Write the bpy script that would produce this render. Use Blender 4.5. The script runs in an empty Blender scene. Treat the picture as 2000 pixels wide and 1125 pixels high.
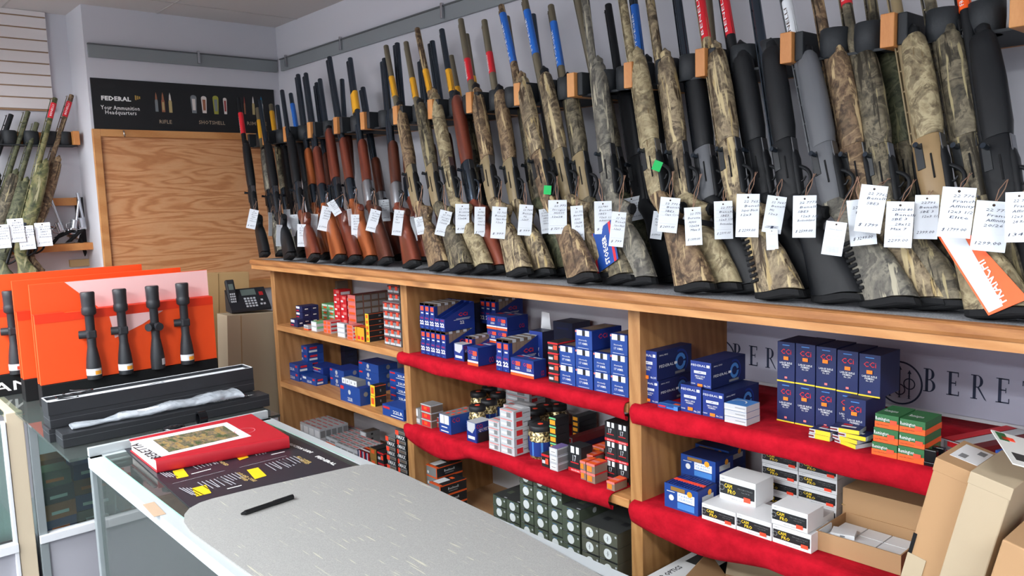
import bpy, math, random
from mathutils import Vector, Matrix
C = bpy.context.scene.collection
random.seed(7)
# ------------------------------------------------------------------ camera
CAM = Vector((4.1802, -2.0434, 1.6698))
RX = Vector((0.66536, 0.74586, -0.03161)); UX = Vector((-0.06481, 0.09989, 0.99289)); FX = Vector((-0.74371, 0.65857, -0.11480))
FPX = 1561.13
cd = bpy.data.cameras.new('camera'); cam = bpy.data.objects.new('camera', cd); C.objects.link(cam)
cam.matrix_world = Matrix(((RX.x, UX.x, -FX.x, CAM.x), (RX.y, UX.y, -FX.y, CAM.y), (RX.z, UX.z, -FX.z, CAM.z), (0, 0, 0, 1)))
cd.sensor_width = 36; cd.lens = 36 * FPX / 2000; cd.clip_start = 0.02
bpy.context.scene.camera = cam
# ------------------------------------------------------------------ world and exposure
w = bpy.data.worlds.new('world'); bpy.context.scene.world = w; w.use_nodes = True
w.node_tree.nodes['Background'].inputs[0].default_value = (0.80, 0.88, 1.0, 1)
w.node_tree.nodes['Background'].inputs[1].default_value = 0.25
vs = bpy.context.scene.view_settings
vs.view_transform = 'Standard'; vs.look = 'None'; vs.exposure = 0.5; vs.gamma = 1; vs.use_curve_mapping = False
CEIL = 2.617
# unseen fluorescent fixtures, their drop made up to brighten the ceiling: (centre, size, watts)
FIXTURES = [((1.2, -2.5), (1.2, 0.3), 40), ((3.2, -3.1), (1.2, 0.3), 52), ((1.9, -4.4), (1.2, 0.3), 50), ((4.3, -4.4), (1.2, 0.3), 50), ((5.4, -2.2), (1.2, 0.3), 46), ((0.5, -3.6), (1.2, 0.3), 40)]

# ------------------------------------------------------------------ helpers
def at(u, v, ax, val):
    """the point of the plane axis=val seen at photo pixel u, v"""
    d = FX + RX * ((u - 1000) / FPX) + UX * ((562.5 - v) / FPX)
    t = (val - CAM[ax]) / d[ax]
    return CAM + d * t

def tag(o, label, cat, group=None, kind=None):
    o['label'] = label; o['category'] = cat
    if group: o['group'] = group
    if kind: o['kind'] = kind
    return o

_m = {}
def M(name, col=None, rough=0.6, metal=0.0, coat=0, alpha=None, trans=0, spec=0.5, bump=None, ior=1.45):
    if name in _m: return _m[name]
    m = bpy.data.materials.new(name); m.use_nodes = True; _m[name] = m
    b = m.node_tree.nodes['Principled BSDF']
    if col is not None: b.inputs['Base Color'].default_value = (*lin(col), 1)
    b.inputs['Roughness'].default_value = rough; b.inputs['Metallic'].default_value = metal
    b.inputs['Coat Weight'].default_value = coat; b.inputs['Specular IOR Level'].default_value = spec
    b.inputs['Transmission Weight'].default_value = trans; b.inputs['IOR'].default_value = ior
    if alpha is not None: b.inputs['Alpha'].default_value = alpha
    if bump: add_bump(m, *bump)
    return m
def lin(c):
    return tuple((x / 255 / 12.92) if x / 255 <= 0.04045 else ((x / 255 + 0.055) / 1.055) ** 2.4 for x in c)
def N(m, t, **k):
    n = m.node_tree.nodes.new(t)
    for a, b in k.items(): setattr(n, a, b)
    return n
def L(m, a, b): m.node_tree.links.new(a, b)
def coords(m, scale=(1, 1, 1), rot=(0, 0, 0)):
    tc = N(m, 'ShaderNodeTexCoord'); mp = N(m, 'ShaderNodeMapping')
    mp.inputs['Scale'].default_value = scale; mp.inputs['Rotation'].default_value = rot
    L(m, tc.outputs['Object'], mp.inputs['Vector']); return mp.outputs['Vector']
def noise(m, vec, scale, detail=4, rough=0.5, dist=0.0):
    n = N(m, 'ShaderNodeTexNoise'); n.inputs['Scale'].default_value = scale; n.inputs['Detail'].default_value = detail
    n.inputs['Roughness'].default_value = rough; n.inputs['Distortion'].default_value = dist
    L(m, vec, n.inputs['Vector']); return n.outputs['Fac']
def ramp(m, fac, stops, const=False):
    r = N(m, 'ShaderNodeValToRGB'); r.color_ramp.interpolation = 'CONSTANT' if const else 'LINEAR'
    el = r.color_ramp.elements
    while len(el) < len(stops): el.new(0.5)
    for e, (p, c) in zip(el, stops): e.position = p; e.color = (*lin(c), 1)
    L(m, fac, r.inputs['Fac']); return r.outputs['Color']
def mix(m, fac, a, b, mode='MIX'):
    x = N(m, 'ShaderNodeMix', data_type='RGBA', blend_type=mode)
    if isinstance(fac, float): x.inputs[0].default_value = fac
    else: L(m, fac, x.inputs[0])
    for s, i in ((a, 6), (b, 7)):
        if isinstance(s, tuple): x.inputs[i].default_value = (*lin(s), 1)
        else: L(m, s, x.inputs[i])
    return x.outputs[2]
def base(m, col): L(m, col, m.node_tree.nodes['Principled BSDF'].inputs['Base Color'])
def add_bump(m, scale, strength, dist=0.002, stretch=(1, 1, 1)):
    f = noise(m, coords(m, stretch), scale, 3)
    bp = N(m, 'ShaderNodeBump'); bp.inputs['Strength'].default_value = strength; bp.inputs['Distance'].default_value = dist
    L(m, f, bp.inputs['Height']); L(m, bp.outputs['Normal'], m.node_tree.nodes['Principled BSDF'].inputs['Normal'])

# materials with texture
def wood(name, light, dark, scale=6, stretch=(1, 8, 8), rough=0.5, coat=0.0, rings=8.0, dist=2.5, knots=True):
    m = M(name, light, rough, coat=coat)
    v = coords(m, stretch)
    wv = N(m, 'ShaderNodeTexWave', wave_type='BANDS', bands_direction='DIAGONAL'); wv.inputs['Scale'].default_value = rings * 0.25
    wv.inputs['Distortion'].default_value = dist * 3; wv.inputs['Detail'].default_value = 3; wv.inputs['Detail Scale'].default_value = 0.8
    L(m, v, wv.inputs['Vector'])
    a = ramp(m, wv.outputs['Fac'], [(0.1, light), (0.9, dark)])
    f = noise(m, v, scale * 5, 5, 0.7)
    a = mix(m, 0.35, a, ramp(m, f, [(0.3, dark), (0.65, light)]))
    if knots:
        v2 = coords(m, tuple(max(1, s * 0.4) for s in stretch))
        k = noise(m, v2, 3.1, 1, 0.3)
        kk = ramp(m, k, [(0.0, (255, 255, 255)), (0.72, (255, 255, 255)), (0.78, (120, 80, 50))])
        a = mix(m, 0.8, a, kk, 'MULTIPLY')
    base(m, a); return m
def camo(name, cols, strokes, rough=0.55, seed=0.0, sc=1.0):
    """mottled patches with reed strokes over them"""
    m = M(name, cols[0], rough, spec=0.3)
    tc = N(m, 'ShaderNodeTexCoord'); mp = N(m, 'ShaderNodeMapping'); mp.inputs['Location'].default_value = (seed, seed * 1.7, seed * .6)
    oi = N(m, 'ShaderNodeObjectInfo'); va = N(m, 'ShaderNodeVectorMath', operation='SCALE'); va.inputs[0].default_value = (3.1, 5.7, 2.3)
    L(m, oi.outputs['Random'], va.inputs['Scale']); ad = N(m, 'ShaderNodeVectorMath', operation='ADD')
    L(m, tc.outputs['Object'], ad.inputs[0]); L(m, va.outputs[0], ad.inputs[1]); L(m, ad.outputs[0], mp.inputs['Vector'])
    v = mp.outputs['Vector']
    n = noise(m, v, 15 * sc, 5, 0.62, 0.8)
    a = ramp(m, n, [(0.30, cols[3]), (0.40, cols[0]), (0.455, cols[1]), (0.50, cols[2]), (0.535, cols[0]), (0.60, cols[3]), (0.66, cols[1])])
    f2 = noise(m, v, 70 * sc, 3, .6); a = mix(m, .28, a, ramp(m, f2, [(.38, cols[3]), (.47, cols[1]), (.60, cols[2])]))
    for k, (rot, c, th) in enumerate(strokes):
        mp2 = N(m, 'ShaderNodeMapping'); mp2.inputs['Rotation'].default_value = rot; mp2.inputs['Scale'].default_value = (48 * sc, 48 * sc, 5 * sc)
        mp2.inputs['Location'].default_value = (k * 3.3, k, k * 2.1); L(m, v, mp2.inputs['Vector'])
        nn = noise(m, mp2.outputs['Vector'], 1.6, 3, 0.5, 0.3)
        r = N(m, 'ShaderNodeValToRGB'); r.color_ramp.elements[0].position = th; r.color_ramp.elements[1].position = th + 0.04
        L(m, nn, r.inputs['Fac']); a = mix(m, r.outputs['Color'], a, c)
    a = mix(m, 1.0, a, (224, 220, 218), 'MULTIPLY'); base(m, a); return m

# mesh builder: boxes, tubes, lofts and lettering gathered into ONE object per part
class MB:
    def __init__(s): s.v = []; s.f = []; s.mi = []; s.mats = []; s.sm = []
    def mat(s, m):
        if m not in s.mats: s.mats.append(m)
        return s.mats.index(m)
    def add(s, vs_, fs, m, smooth=False):
        o = len(s.v); s.v += [tuple(p) for p in vs_]; k = s.mat(m)
        for f in fs: s.f.append([i + o for i in f]); s.mi.append(k); s.sm.append(smooth)
        return s
    def poly(s, pts, m): return s.add(pts, [list(range(len(pts)))], m)
    def box(s, lo, hi, m, X=None, faces=None):
        (a, b, c), (d, e, f) = lo, hi
        p = [Vector(q) for q in ((a, b, c), (d, b, c), (d, e, c), (a, e, c), (a, b, f), (d, b, f), (d, e, f), (a, e, f))]
        if X: p = [X @ q for q in p]
        F = {'bottom': [3, 2, 1, 0], 'top': [4, 5, 6, 7], 'front': [0, 1, 5, 4], 'right': [1, 2, 6, 5], 'back': [2, 3, 7, 6], 'left': [3, 0, 4, 7]}
        if faces is None: return s.add(p, list(F.values()), m)
        o = len(s.v); s.v += [tuple(q) for q in p]
        for n, fc in F.items():
            mm = faces.get(n, m)
            if mm is None: continue
            s.f.append([i + o for i in fc]); s.mi.append(s.mat(mm)); s.sm.append(False)
        return s
    def loft(s, rings, m, caps=True, smooth=True, closed=True):
        n = len(rings[0]); vs_ = [p for r in rings for p in r]; fs = []
        for i in range(len(rings) - 1):
            for j in range(n if closed else n - 1):
                k = (j + 1) % n; fs.append([i * n + j, i * n + k, (i + 1) * n + k, (i + 1) * n + j])
        s.add(vs_, fs, m, smooth)
        if caps:
            s.add(rings[0], [list(range(n))[::-1]], m); s.add(rings[-1], [list(range(n))], m)
        return s
    def cyl(s, p0, p1, r0, m, r1=None, n=12, caps=True, smooth=True):
        p0 = Vector(p0); p1 = Vector(p1); r1 = r0 if r1 is None else r1
        d = (p1 - p0).normalized(); a = d.orthogonal().normalized(); b = d.cross(a)
        ring = lambda p, r: [p + (a * math.cos(t) + b * math.sin(t)) * r for t in [2 * math.pi * i / n for i in range(n)]]
        return s.loft([ring(p0, r0), ring(p1, r1)], m, caps, smooth)
    def lathe(s, prof, m, X=None, n=20):
        rings = []
        for r, z in prof:
            ring = [Vector((r * math.cos(t), r * math.sin(t), z)) for t in [2 * math.pi * i / n for i in range(n)]]
            rings.append([X @ q for q in ring] if X else ring)
        return s.loft(rings, m)
    def tube(s, pts, r, m, n=6):
        pts = [Vector(p) for p in pts]; rings = []
        a = None
        for i, p in enumerate(pts):
            d = (pts[min(i + 1, len(pts) - 1)] - pts[max(i - 1, 0)]).normalized()
            a = d.orthogonal().normalized() if a is None else (a - d * a.dot(d)).normalized()
            b = d.cross(a); rings.append([p + (a * math.cos(t) + b * math.sin(t)) * r for t in [2 * math.pi * k / n for k in range(n)]])
        return s.loft(rings, m)
    def prism(s, outline, z0, z1, m, X=None, side=None):
        n = len(outline); a = [Vector((x, y, z0)) for x, y in outline]; b = [Vector((x, y, z1)) for x, y in outline]
        if X: a = [X @ q for q in a]; b = [X @ q for q in b]
        s.add(a, [list(range(n))[::-1]], m); s.add(b, [list(range(n))], m)
        return s.loft([a, b], side or m, caps=False, smooth=False)
    def text(s, st, org, ux, uy, h, m, w=None, bold=0.0, al='l', shear=0.0, vh=None):
        """lettering with cap height h from org; w fits the width"""
        vs_, fs, W = glyphs(st, bold)
        org = Vector(org); ux = Vector(ux).normalized(); uy = Vector(uy).normalized()
        sx = (w / W) if w else h
        off = {'l': 0, 'c': -W * sx / 2, 'r': -W * sx}[al]
        return s.add([org + ux * (x * sx + off + shear * y * h) + uy * (y * h) for x, y in vs_], fs, m)
    def build(s, name, parent=None, bevel=0, seg=2, loc=None, wn=False):
        me = bpy.data.meshes.new(name); me.from_pydata(s.v, [], s.f)
        for m in s.mats: me.materials.append(m)
        me.polygons.foreach_set('material_index', s.mi); me.polygons.foreach_set('use_smooth', s.sm); me.update()
        o = bpy.data.objects.new(name, me); C.objects.link(o)
        if parent: o.parent = parent
        if loc: o.location = loc
        if bevel:
            b = o.modifiers.new('bevel', 'BEVEL'); b.width = bevel; b.segments = seg; b.limit_method = 'ANGLE'; b.angle_limit = math.radians(40)
        return o
_g = {}
def glyphs(st, bold=0.0):
    k = (st, bold)
    if k not in _g:
        c = bpy.data.curves.new('t', 'FONT'); c.body = st; c.resolution_u = 1; c.offset = bold; c.space_character = 1.05
        o = bpy.data.objects.new('t', c); me = bpy.data.meshes.new_from_object(o)
        vs_ = [(v.co.x, v.co.y) for v in me.vertices]; fs = [list(p.vertices) for p in me.polygons]
        x0 = min(v[0] for v in vs_); x1 = max(v[0] for v in vs_); cap = 0.73
        _g[k] = ([((x - x0) / cap, y / cap) for x, y in vs_], fs, (x1 - x0) / cap)
        bpy.data.objects.remove(o); bpy.data.curves.remove(c); bpy.data.meshes.remove(me)
    return _g[k]
def empty(name, loc=(0, 0, 0), rz=0, X=None):
    o = bpy.data.objects.new(name, None); C.objects.link(o); o.empty_display_size = 0.05
    if X is not None: o.matrix_world = X
    else: o.location = loc; o.rotation_euler = (0, 0, rz)
    return o
def struct(o): o['kind'] = 'structure'; return o
def copy_tree(o, parent=None):
    c = o.copy(); C.objects.link(c)
    if parent: c.parent = parent
    for ch in o.children: copy_tree(ch, c)
    return c
def frame(p, ux, uz):
    """matrix whose local x is ux and local z is uz"""
    z = Vector(uz).normalized(); x = Vector(ux); x = (x - z * x.dot(z)).normalized(); y = z.cross(x)
    return Matrix(((x.x, y.x, z.x, p[0]), (x.y, y.y, z.y, p[1]), (x.z, y.z, z.z, p[2]), (0, 0, 0, 1)))

# shared materials
pine = wood('pine_board', (200, 146, 92), (182, 124, 72), stretch=(2.0, 14, 14), rings=5)
pine_up = wood('pine_upright', (182, 134, 84), (158, 110, 64), stretch=(14, 14, 2.0), rings=5)
ply = None
blackM = M('satin_black', (22, 23, 26), 0.45); matt = M('matt_black', (20, 21, 23), 0.8, spec=.3)
white = M('white_paint', (226, 228, 232), 0.5); paper = M('white_card', (226, 232, 238), 0.7)
ink = M('blue_black_ink', (50, 56, 78), 0.8)
steel = M('bright_steel', (190, 192, 196), 0.25, 1.0); blued = M('blued_steel', (74, 84, 96), 0.22, 0.85)
orangeS = M('orange_sticker', (255, 128, 28), 0.6); redS = M('red_sticker', (255, 78, 50), 0.6)
card = M('brown_cardboard', (174, 138, 100), 0.85, bump=(60, 0.1)); card2 = M('pale_cardboard', (178, 162, 136), 0.85, bump=(60, 0.1))

# ------------------------------------------------------------------ setting
wallM = M('lavender_grey_wall', (200, 200, 206), 0.9, bump=(160, 0.12, 0.001))
Y0 = -5.2; X1 = 6.8; LX = -0.28; LY = -0.962
struct(MB().box((-0.35, 0, 0), (X1, 0.1, CEIL), wallM).build('wall_back'))
struct(MB().box((-0.38, LY, 0), (0.0, 0.0, CEIL), wallM).build('wall_left'))          # the projecting part with the plywood panel
struct(MB().box((LX - 0.1, Y0, 0), (LX, LY, CEIL), wallM).build('wall_end'))
struct(MB().box((LX, Y0 - 0.1, 0), (X1, Y0, CEIL), wallM).build('wall_front'))
struct(MB().box((X1, Y0, 0), (X1 + 0.1, 0.1, CEIL), wallM).build('wall_right'))
flM = M('dark_floor', (92, 92, 96), 0.85)
base(flM, ramp(flM, noise(flM, coords(flM), 60, 5), [(0.3, (70, 72, 78)), (0.7, (112, 112, 116))]))
struct(MB().box((-0.5, Y0 - 0.1, -0.05), (X1, 0.1, 0), flM).build('floor'))
clM = M('ceiling_tile', (206, 202, 200), 0.95, bump=(220, 0.25, 0.001))
cb = MB().box((-0.5, Y0 - 0.1, CEIL), (X1, 0.1, CEIL + 0.05), clM)
struct(cb.build('ceiling'))
gr = MB(); gm = M('ceiling_grid_seam', (190, 186, 184), 0.8)
for i in range(12): gr.box((-0.28, -0.02 - 0.61 * i - 0.004 - 0.6, CEIL - 0.002), (X1, -0.02 - 0.61 * i + 0.004 - 0.6, CEIL), gm) if -0.62 - 0.61 * i > Y0 else None
for i in range(11): gr.box((0.25 + 0.61 * i, Y0, CEIL - 0.0022), (0.258 + 0.61 * i, 0, CEIL - 0.0002), gm)
struct(gr.build('trim_1'))
struct(MB().box((0.62, -0.035, 0.5), (3.9, -0.0, 0.60), M('baseboard_white', (208, 206, 212), 0.6)).build('baseboard_back'))
# fixtures
emis = M('lit_diffuser', (255, 255, 255)); eb = emis.node_tree.nodes['Principled BSDF']
eb.inputs['Emission Color'].default_value = (0.93, 0.97, 1, 1); eb.inputs['Emission Strength'].default_value = 2.0
for i, ((fx, fy), (sx, sy), wt) in enumerate(FIXTURES):
    e = empty('ceiling_light', (fx, fy, CEIL - .20)); 
    tag(e, ['hanging fluorescent light nearest the counter', 'hanging fluorescent light over the aisle', 'hanging fluorescent light over the middle of the shop', 'hanging fluorescent light behind the photographer', 'hanging fluorescent light at the right end of the shelves', 'hanging fluorescent light at the left end of the shop'][i], 'ceiling light', 'hanging fluorescent lights')
    f = MB(); t = 0.02
    for a, b, c_, d_ in ((-sx / 2 - t, -sy / 2 - t, sx / 2 + t, -sy / 2), (-sx / 2 - t, sy / 2, sx / 2 + t, sy / 2 + t), (-sx / 2 - t, -sy / 2, -sx / 2, sy / 2), (sx / 2, -sy / 2, sx / 2 + t, sy / 2)):
        f.box((a, b, -0.03), (c_, d_, .03), white)
    f.build('light_frame', e)
    for sx_ in (-.5, .5): MB().cyl((sx_, 0, .0), (sx_, 0, .2), .004, steel).build('hanger_rod', e)  # rods belong to the made-up drop below the ceiling
    MB().box((-sx / 2, -sy / 2, -0.02), (sx / 2, sy / 2, -0.012), emis).build('diffuser', e)
    ld = bpy.data.lights.new('panel_light', 'AREA'); ld.shape = 'RECTANGLE'; ld.size = sx; ld.size_y = sy; ld.energy = wt; ld.color = (0.93, 0.97, 1.0)
    lo = bpy.data.objects.new('panel_light', ld); C.objects.link(lo); lo.parent = e; lo.location = (0, 0, -0.03)
    l2 = ld.copy(); l2.energy = wt * .42; lu = bpy.data.objects.new('up_light', l2); C.objects.link(lu); lu.parent = e; lu.location = (0, 0, .035); lu.rotation_euler = (math.pi, 0, 0)  # upward lamp added to each fixture to lift the ceiling brightness

# grey metal wall rails with clips
railM = M('grey_metal_rail', (138, 144, 146), 0.45, 0.1)
def rail_thing(x0, x1, y0, y1, zt, zb, label, clips, alongx):
    e = empty('wall_rail', ((x0 + x1) / 2, (y0 + y1) / 2, zb)); tag(e, label, 'rail', 'grey metal rails high on the walls')
    cx, cy = (x0 + x1) / 2, (y0 + y1) / 2
    b = MB().box((x0 - cx, y0 - cy, 0), (x1 - cx, y1 - cy, zt - zb), railM)
    if alongx: b.box((x0 - cx, y0 - cy - 0.006, zt - zb - 0.006), (x1 - cx, y1 - cy, zt - zb), M('rail_edge', (90, 94, 96), 0.5))
    else: b.box((x0 - cx, y0 - cy, zt - zb - 0.006), (x1 - cx + 0.006, y1 - cy, zt - zb), M('rail_edge'))
    b.build('rail_strip', e)
    for q in clips:
        k = MB()
        if alongx: k.box((q - cx - 0.006, y0 - cy - 0.014, 0.01), (q - cx + 0.006, y0 - cy, zt - zb + 0.008), steel)
        else: k.box((x1 - cx, q - cy - 0.006, 0.01), (x1 - cx + 0.014, q - cy + 0.006, zt - zb + 0.008), steel)
        k.build('clip', e, bevel=0.002)
pr = [at(558, 128, 1, -0.02)[0] + .01, at(666, 92, 1, -0.02)[0], at(864, 25, 1, -0.02)[0]]
rail_thing(0.06, 6.0, -0.014, 0, 2.441, 2.377, 'grey metal rail along the long wall above the guns', pr, True)
rail_thing(0, 0.014, -0.95, -0.01, 2.441, 2.377, 'grey metal rail above the black sign on the end wall', [at(387, 118, 0, 0.014)[1]], False)

# black sign on the end wall
sg = empty('wall_sign', (0, -0.5, 2.046)); tag(sg, 'black ammunition sign with pictures of cartridges on the end wall', 'sign')
sb = M('sign_black', (26, 28, 30), 0.5)
MB().box((0.001, -0.451, 0.0), (0.009, 0.463, 0.237), sb).build('sign_board', sg)
wh = M('print_white', (232, 232, 230), 0.6); gold = M('print_gold', (170, 136, 70), 0.5); tanp = M('print_tan', (168, 150, 128), 0.6)
def sy(u, v=200): p = at(u, v, 0, 0.01); return p[1] + 0.5, p[2] - 2.046
X_ = (0, 1, 0); Z_ = (0, 0, 1)
tx = MB(); e9 = 0.0096
def stx(st, u0, v, u1, h, m, bold=0.006):
    a = sy(u0, v); b = sy(u1, v + (u1 - u0) * 0.03)
    tx.text(st, (e9, a[0], a[1]), X_, Z_, h, m, w=b[0] - a[0], bold=bold)
stx('FEDERAL', 198, 195, 256, 0.020, wh, 0.04); stx('Your Ammunition', 197, 213, 273, 0.020, wh); stx('Headquarters', 206, 222.5, 267, 0.020, wh)
stx('RIFLE', 312, 241, 336, 0.019, tanp); stx('SHOTSHELL', 389, 242, 440, 0.019, tanp); stx('RIMFIRE', 483, 244, 521, 0.019, tanp)
tx.build('lettering', sg)
em = MB()
a = sy(262, 192)
for k in range(3): em.box((e9, a[0] + 0.004 + k * 0.009, a[1] - 0.008 + k * 0.003), (e9 + 0.001, a[0] + 0.010 + k * 0.009, a[1] + 0.014 - k * 0.002), gold)
em.build('emblem', sg)
pm = [M('copper_print', (150, 96, 70), 0.4), M('brass_print', (176, 158, 110), 0.4), M('green_print', (150, 150, 60), 0.5), M('grey_print', (120, 126, 130), 0.4), M('red_print', (150, 60, 60), 0.5), M('pale_print', (214, 206, 200), 0.4), M('blue_print', (36, 120, 160), 0.5)]
def cartridge(u, vt, vb, r, body, tip, inner=None):
    (y, zb), (_, zt) = sy(u, vb), sy(u, vt); b = MB(); H = zt - zb
    b.poly([(e9, y - r, zb), (e9, y + r, zb), (e9, y + r, zb + H * .55), (e9, y + r * .7, zb + H * .62), (e9, y - r * .7, zb + H * .62), (e9, y - r, zb + H * .55)], body)
    b.poly([(e9, y - r * .7, zb + H * .62), (e9, y + r * .7, zb + H * .62), (e9, y + r * .45, zb + H * .85), (e9, y, zt), (e9, y - r * .45, zb + H * .85)], tip)
    if inner: b.box((e9, y - r * .6, zb + H * .1), (e9 + .0006, y + r * .6, zb + H * .5), inner)
    b.build('cartridge_picture', sg)
def shell(u, vt, vb, r, edge, inner):
    (y, zb), (_, zt) = sy(u, vb), sy(u, vt); b = MB(); H = zt - zb
    b.poly([(e9, y - r * .8, zb), (e9, y + r * .8, zb), (e9, y + r * 1.1, zb + H * .8)] + [(e9, y + r * 1.1 * math.cos(t), zb + H * .82 + r * .9 * math.sin(t)) for t in [math.pi * i / 8 for i in range(1, 8)]] + [(e9, y - r * 1.1, zb + H * .8)], edge)
    b.poly([(e9 + .0006, y - r * .5, zb + H * .15), (e9 + .0006, y + r * .5, zb + H * .15), (e9 + .0006, y + r * .6, zb + H * .75), (e9 + .0006, y - r * .6, zb + H * .75)], inner)
    b.build('shell_picture', sg)
cartridge(307, 180, 218, .007, pm[3], pm[0]); cartridge(320, 180, 219, .008, pm[0], pm[0], pm[1]); cartridge(334, 181, 220, .008, pm[1], pm[5])
shell(380, 184, 221, .014, pm[3], pm[5]); shell(400, 186, 221, .013, pm[5], pm[0]); shell(423, 185, 223, .014, pm[2], pm[3]); shell(441, 188, 223, .009, pm[5], pm[4])
cartridge(479, 188, 223, .004, pm[0], pm[4]); cartridge(496, 188, 224, .007, pm[1], pm[5]); cartridge(512, 188, 226, .009, pm[5], pm[6])

# plywood panel with frame on the end wall
plyM = M('plywood_face', (198, 142, 90), 0.45)
tc = N(plyM, 'ShaderNodeTexCoord'); mp = N(plyM, 'ShaderNodeMapping'); mp.inputs['Scale'].default_value = (1, 1.15, 10)
L(plyM, tc.outputs['Object'], mp.inputs['Vector'])
n1 = noise(plyM, mp.outputs['Vector'], 1.1, 3, 0.45, 0.6)
mm = N(plyM, 'ShaderNodeMath', operation='MULTIPLY'); mm.inputs[1].default_value = 62; L(plyM, n1, mm.inputs[0])
sn = N(plyM, 'ShaderNodeMath', operation='SINE'); L(plyM, mm.outputs[0], sn.inputs[0])
m2 = N(plyM, 'ShaderNodeMath', operation='MULTIPLY_ADD'); m2.inputs[1].default_value = .5; m2.inputs[2].default_value = .5; L(plyM, sn.outputs[0], m2.inputs[0])
pa = ramp(plyM, m2.outputs[0], [(0.0, (206, 156, 112)), (0.55, (200, 144, 98)), (1.0, (172, 112, 68))])
pb = ramp(plyM, noise(plyM, mp.outputs['Vector'], 30, 4, .6), [(0.3, (184, 124, 80)), (0.7, (212, 162, 116))])
base(plyM, mix(plyM, 0.3, pa, pb))
frameM = wood('panel_frame_wood', (200, 146, 92), (180, 122, 70), stretch=(8, 2, 8), rings=3, knots=False)
pp = empty('plywood_panel', (0, -0.5, 1.21)); tag(pp, 'large bold-grained plywood panel framed in pale wood on the end wall', 'panel')
MB().box((0.001, -0.43, 0.05), (0.008, 0.48, 0.80), plyM).build('plywood_face', pp)
MB().box((0.001, -0.465, 0.0), (0.02, -0.43, 0.835), frameM).build('frame_side', pp, bevel=.002)
MB().box((0.001, -0.43, 0.80), (0.02, 0.48, 0.835), frameM).build('frame_rail', pp, bevel=.002)
MB().box((0.001, -0.43, 0.0), (0.024, 0.48, 0.05), frameM).build('frame_rail', pp, bevel=.002)
hk = at(241, 261, 0, 0.022)
tag(MB().tube([(0.02, 0, 0.012), (0.03, 0, 0.012), (0.034, 0, 0), (0.032, 0, -0.012), (0.042, 0.0, -0.016), (0.048, 0, -0.006)], 0.003, steel).build('hook', loc=(0, hk[1], hk[2])), 'small bright metal hook at the top left of the plywood panel', 'hook')

# ------------------------------------------------------------------ slatwall at far left
sl = empty('slatwall_panel', (LX, -2.0, 2.148)); tag(sl, 'white slatted wall panel with wooden grooves at the far left', 'panel')
slat = M('slat_white', (216, 210, 208), 0.5); groove = M('groove_wood', (160, 128, 98), 0.6)
b = MB()
for k in range(9):
    z = 0.003 + 0.0545 * k
    b.box((0.001, -1.2, z + 0.006), (0.02, 0.945, min(z + 0.0545, 0.468)), slat)
b.build('slat', sl, bevel=.0015)
MB().box((0.001, -1.2, 0.0), (0.013, 0.944, 0.468), groove).build('groove_backing', sl)

# ------------------------------------------------------------------ ledge, uprights and shelf boards
ZL = 1.414; Z1 = 1.105; Z2 = 0.835; Z3 = 0.51; YF = -0.504; YU = -0.4126
XL = 0.627
carpet = M('grey_carpet', (118, 122, 130), 0.95, bump=(400, 0.8, 0.004)); 
base(carpet, ramp(carpet, noise(carpet, coords(carpet), 260, 3), [(0.3, (142, 144, 150)), (0.7, (196, 198, 202))]))
lg = empty('gun_ledge', (XL, 0, ZL)); tag(lg, 'long wooden ledge with grey carpet top carrying the row of shotguns', 'ledge')
MB().box((0.0, YF + 0.028, -0.022), (4.4, -0.001, -0.001), carpet).build('carpet_top', lg)
MB().box((0.0, YF + 0.004, -0.041), (4.4, -0.001, -0.023), pine).build('board', lg)
lipM = wood('lip_wood', (178, 122, 72), (150, 96, 54), stretch=(2, 14, 14), rings=5, knots=False)
oy = lambda y, z: (y, z)
pts = [(YF, -0.022), (YF - 0.003, -0.015), (YF - 0.003, -0.006), (YF, 0.0), (YF + 0.008, 0.003), (YF + 0.028, 0.003), (YF + 0.028, -0.022)]
MB().loft([[Vector((0, y, z)) for y, z in pts], [Vector((4.4, y, z)) for y, z in pts]], lipM, smooth=False).build('front_lip', lg)
UPX = [0.6306, 1.717, 2.802, 3.887]
for i, x in enumerate(UPX):
    o = MB().box((0, YU, 0), (0.040, -0.002, ZL - 0.0415), pine_up).build('shelf_upright', loc=(x, 0, 0), bevel=.0015)
    tag(o, ['wooden shelf upright at the left end beside the cardboard', 'wooden shelf upright between the pine shelves and first red cloth bay', 'wooden shelf upright between the two red cloth bays', 'wooden shelf upright behind the tall cartons at the right'][i], 'shelf upright', 'uprights of the shelving')
def board(x0, x1, z, name='shelf_board', label='', cat='shelf', m=pine, y0=YU - 0.006):
    o = MB().box((0, y0, -0.026), (x1 - x0, -0.003, 0), m).build(name, loc=(x0, 0, z), bevel=.002)
    return tag(o, label, cat, 'shelf boards')
e_ = 0.0405
board(UPX[0] + e_, UPX[1] - .0005, Z1, label='bare pine shelf, upper of the left bay')
board(UPX[0] + e_, UPX[1] - .0005, Z2, label='bare pine shelf, lower of the left bay')
floorM = wood('bottom_shelf_wood', (190, 150, 112), (168, 124, 86), stretch=(2, 8, 8), rings=3, knots=False)
board(UPX[0] + e_, UPX[1] - .0005, Z3, label='bottom shelf of the left bay under small cartridge boxes', m=floorM)
board(UPX[1] + e_, UPX[2] - .0005, Z3, label='bottom shelf of the middle bay under the green boxes', m=floorM)
board(UPX[2] + e_, UPX[3] - .0005, Z3, label='bottom shelf of the right bay under open cartons', m=floorM)
for (x0, x1), lab in (((UPX[1] + e_, UPX[2] - .0005), 'middle'), ((UPX[2] + e_, UPX[3] - .0005), 'right')):
    board(x0, x1, Z1 - 0.004, label='pine shelf under red cloth, upper of the %s bay' % lab)
    board(x0, x1, Z2 - 0.004, label='pine shelf under red cloth, lower of the %s bay' % lab)
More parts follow.
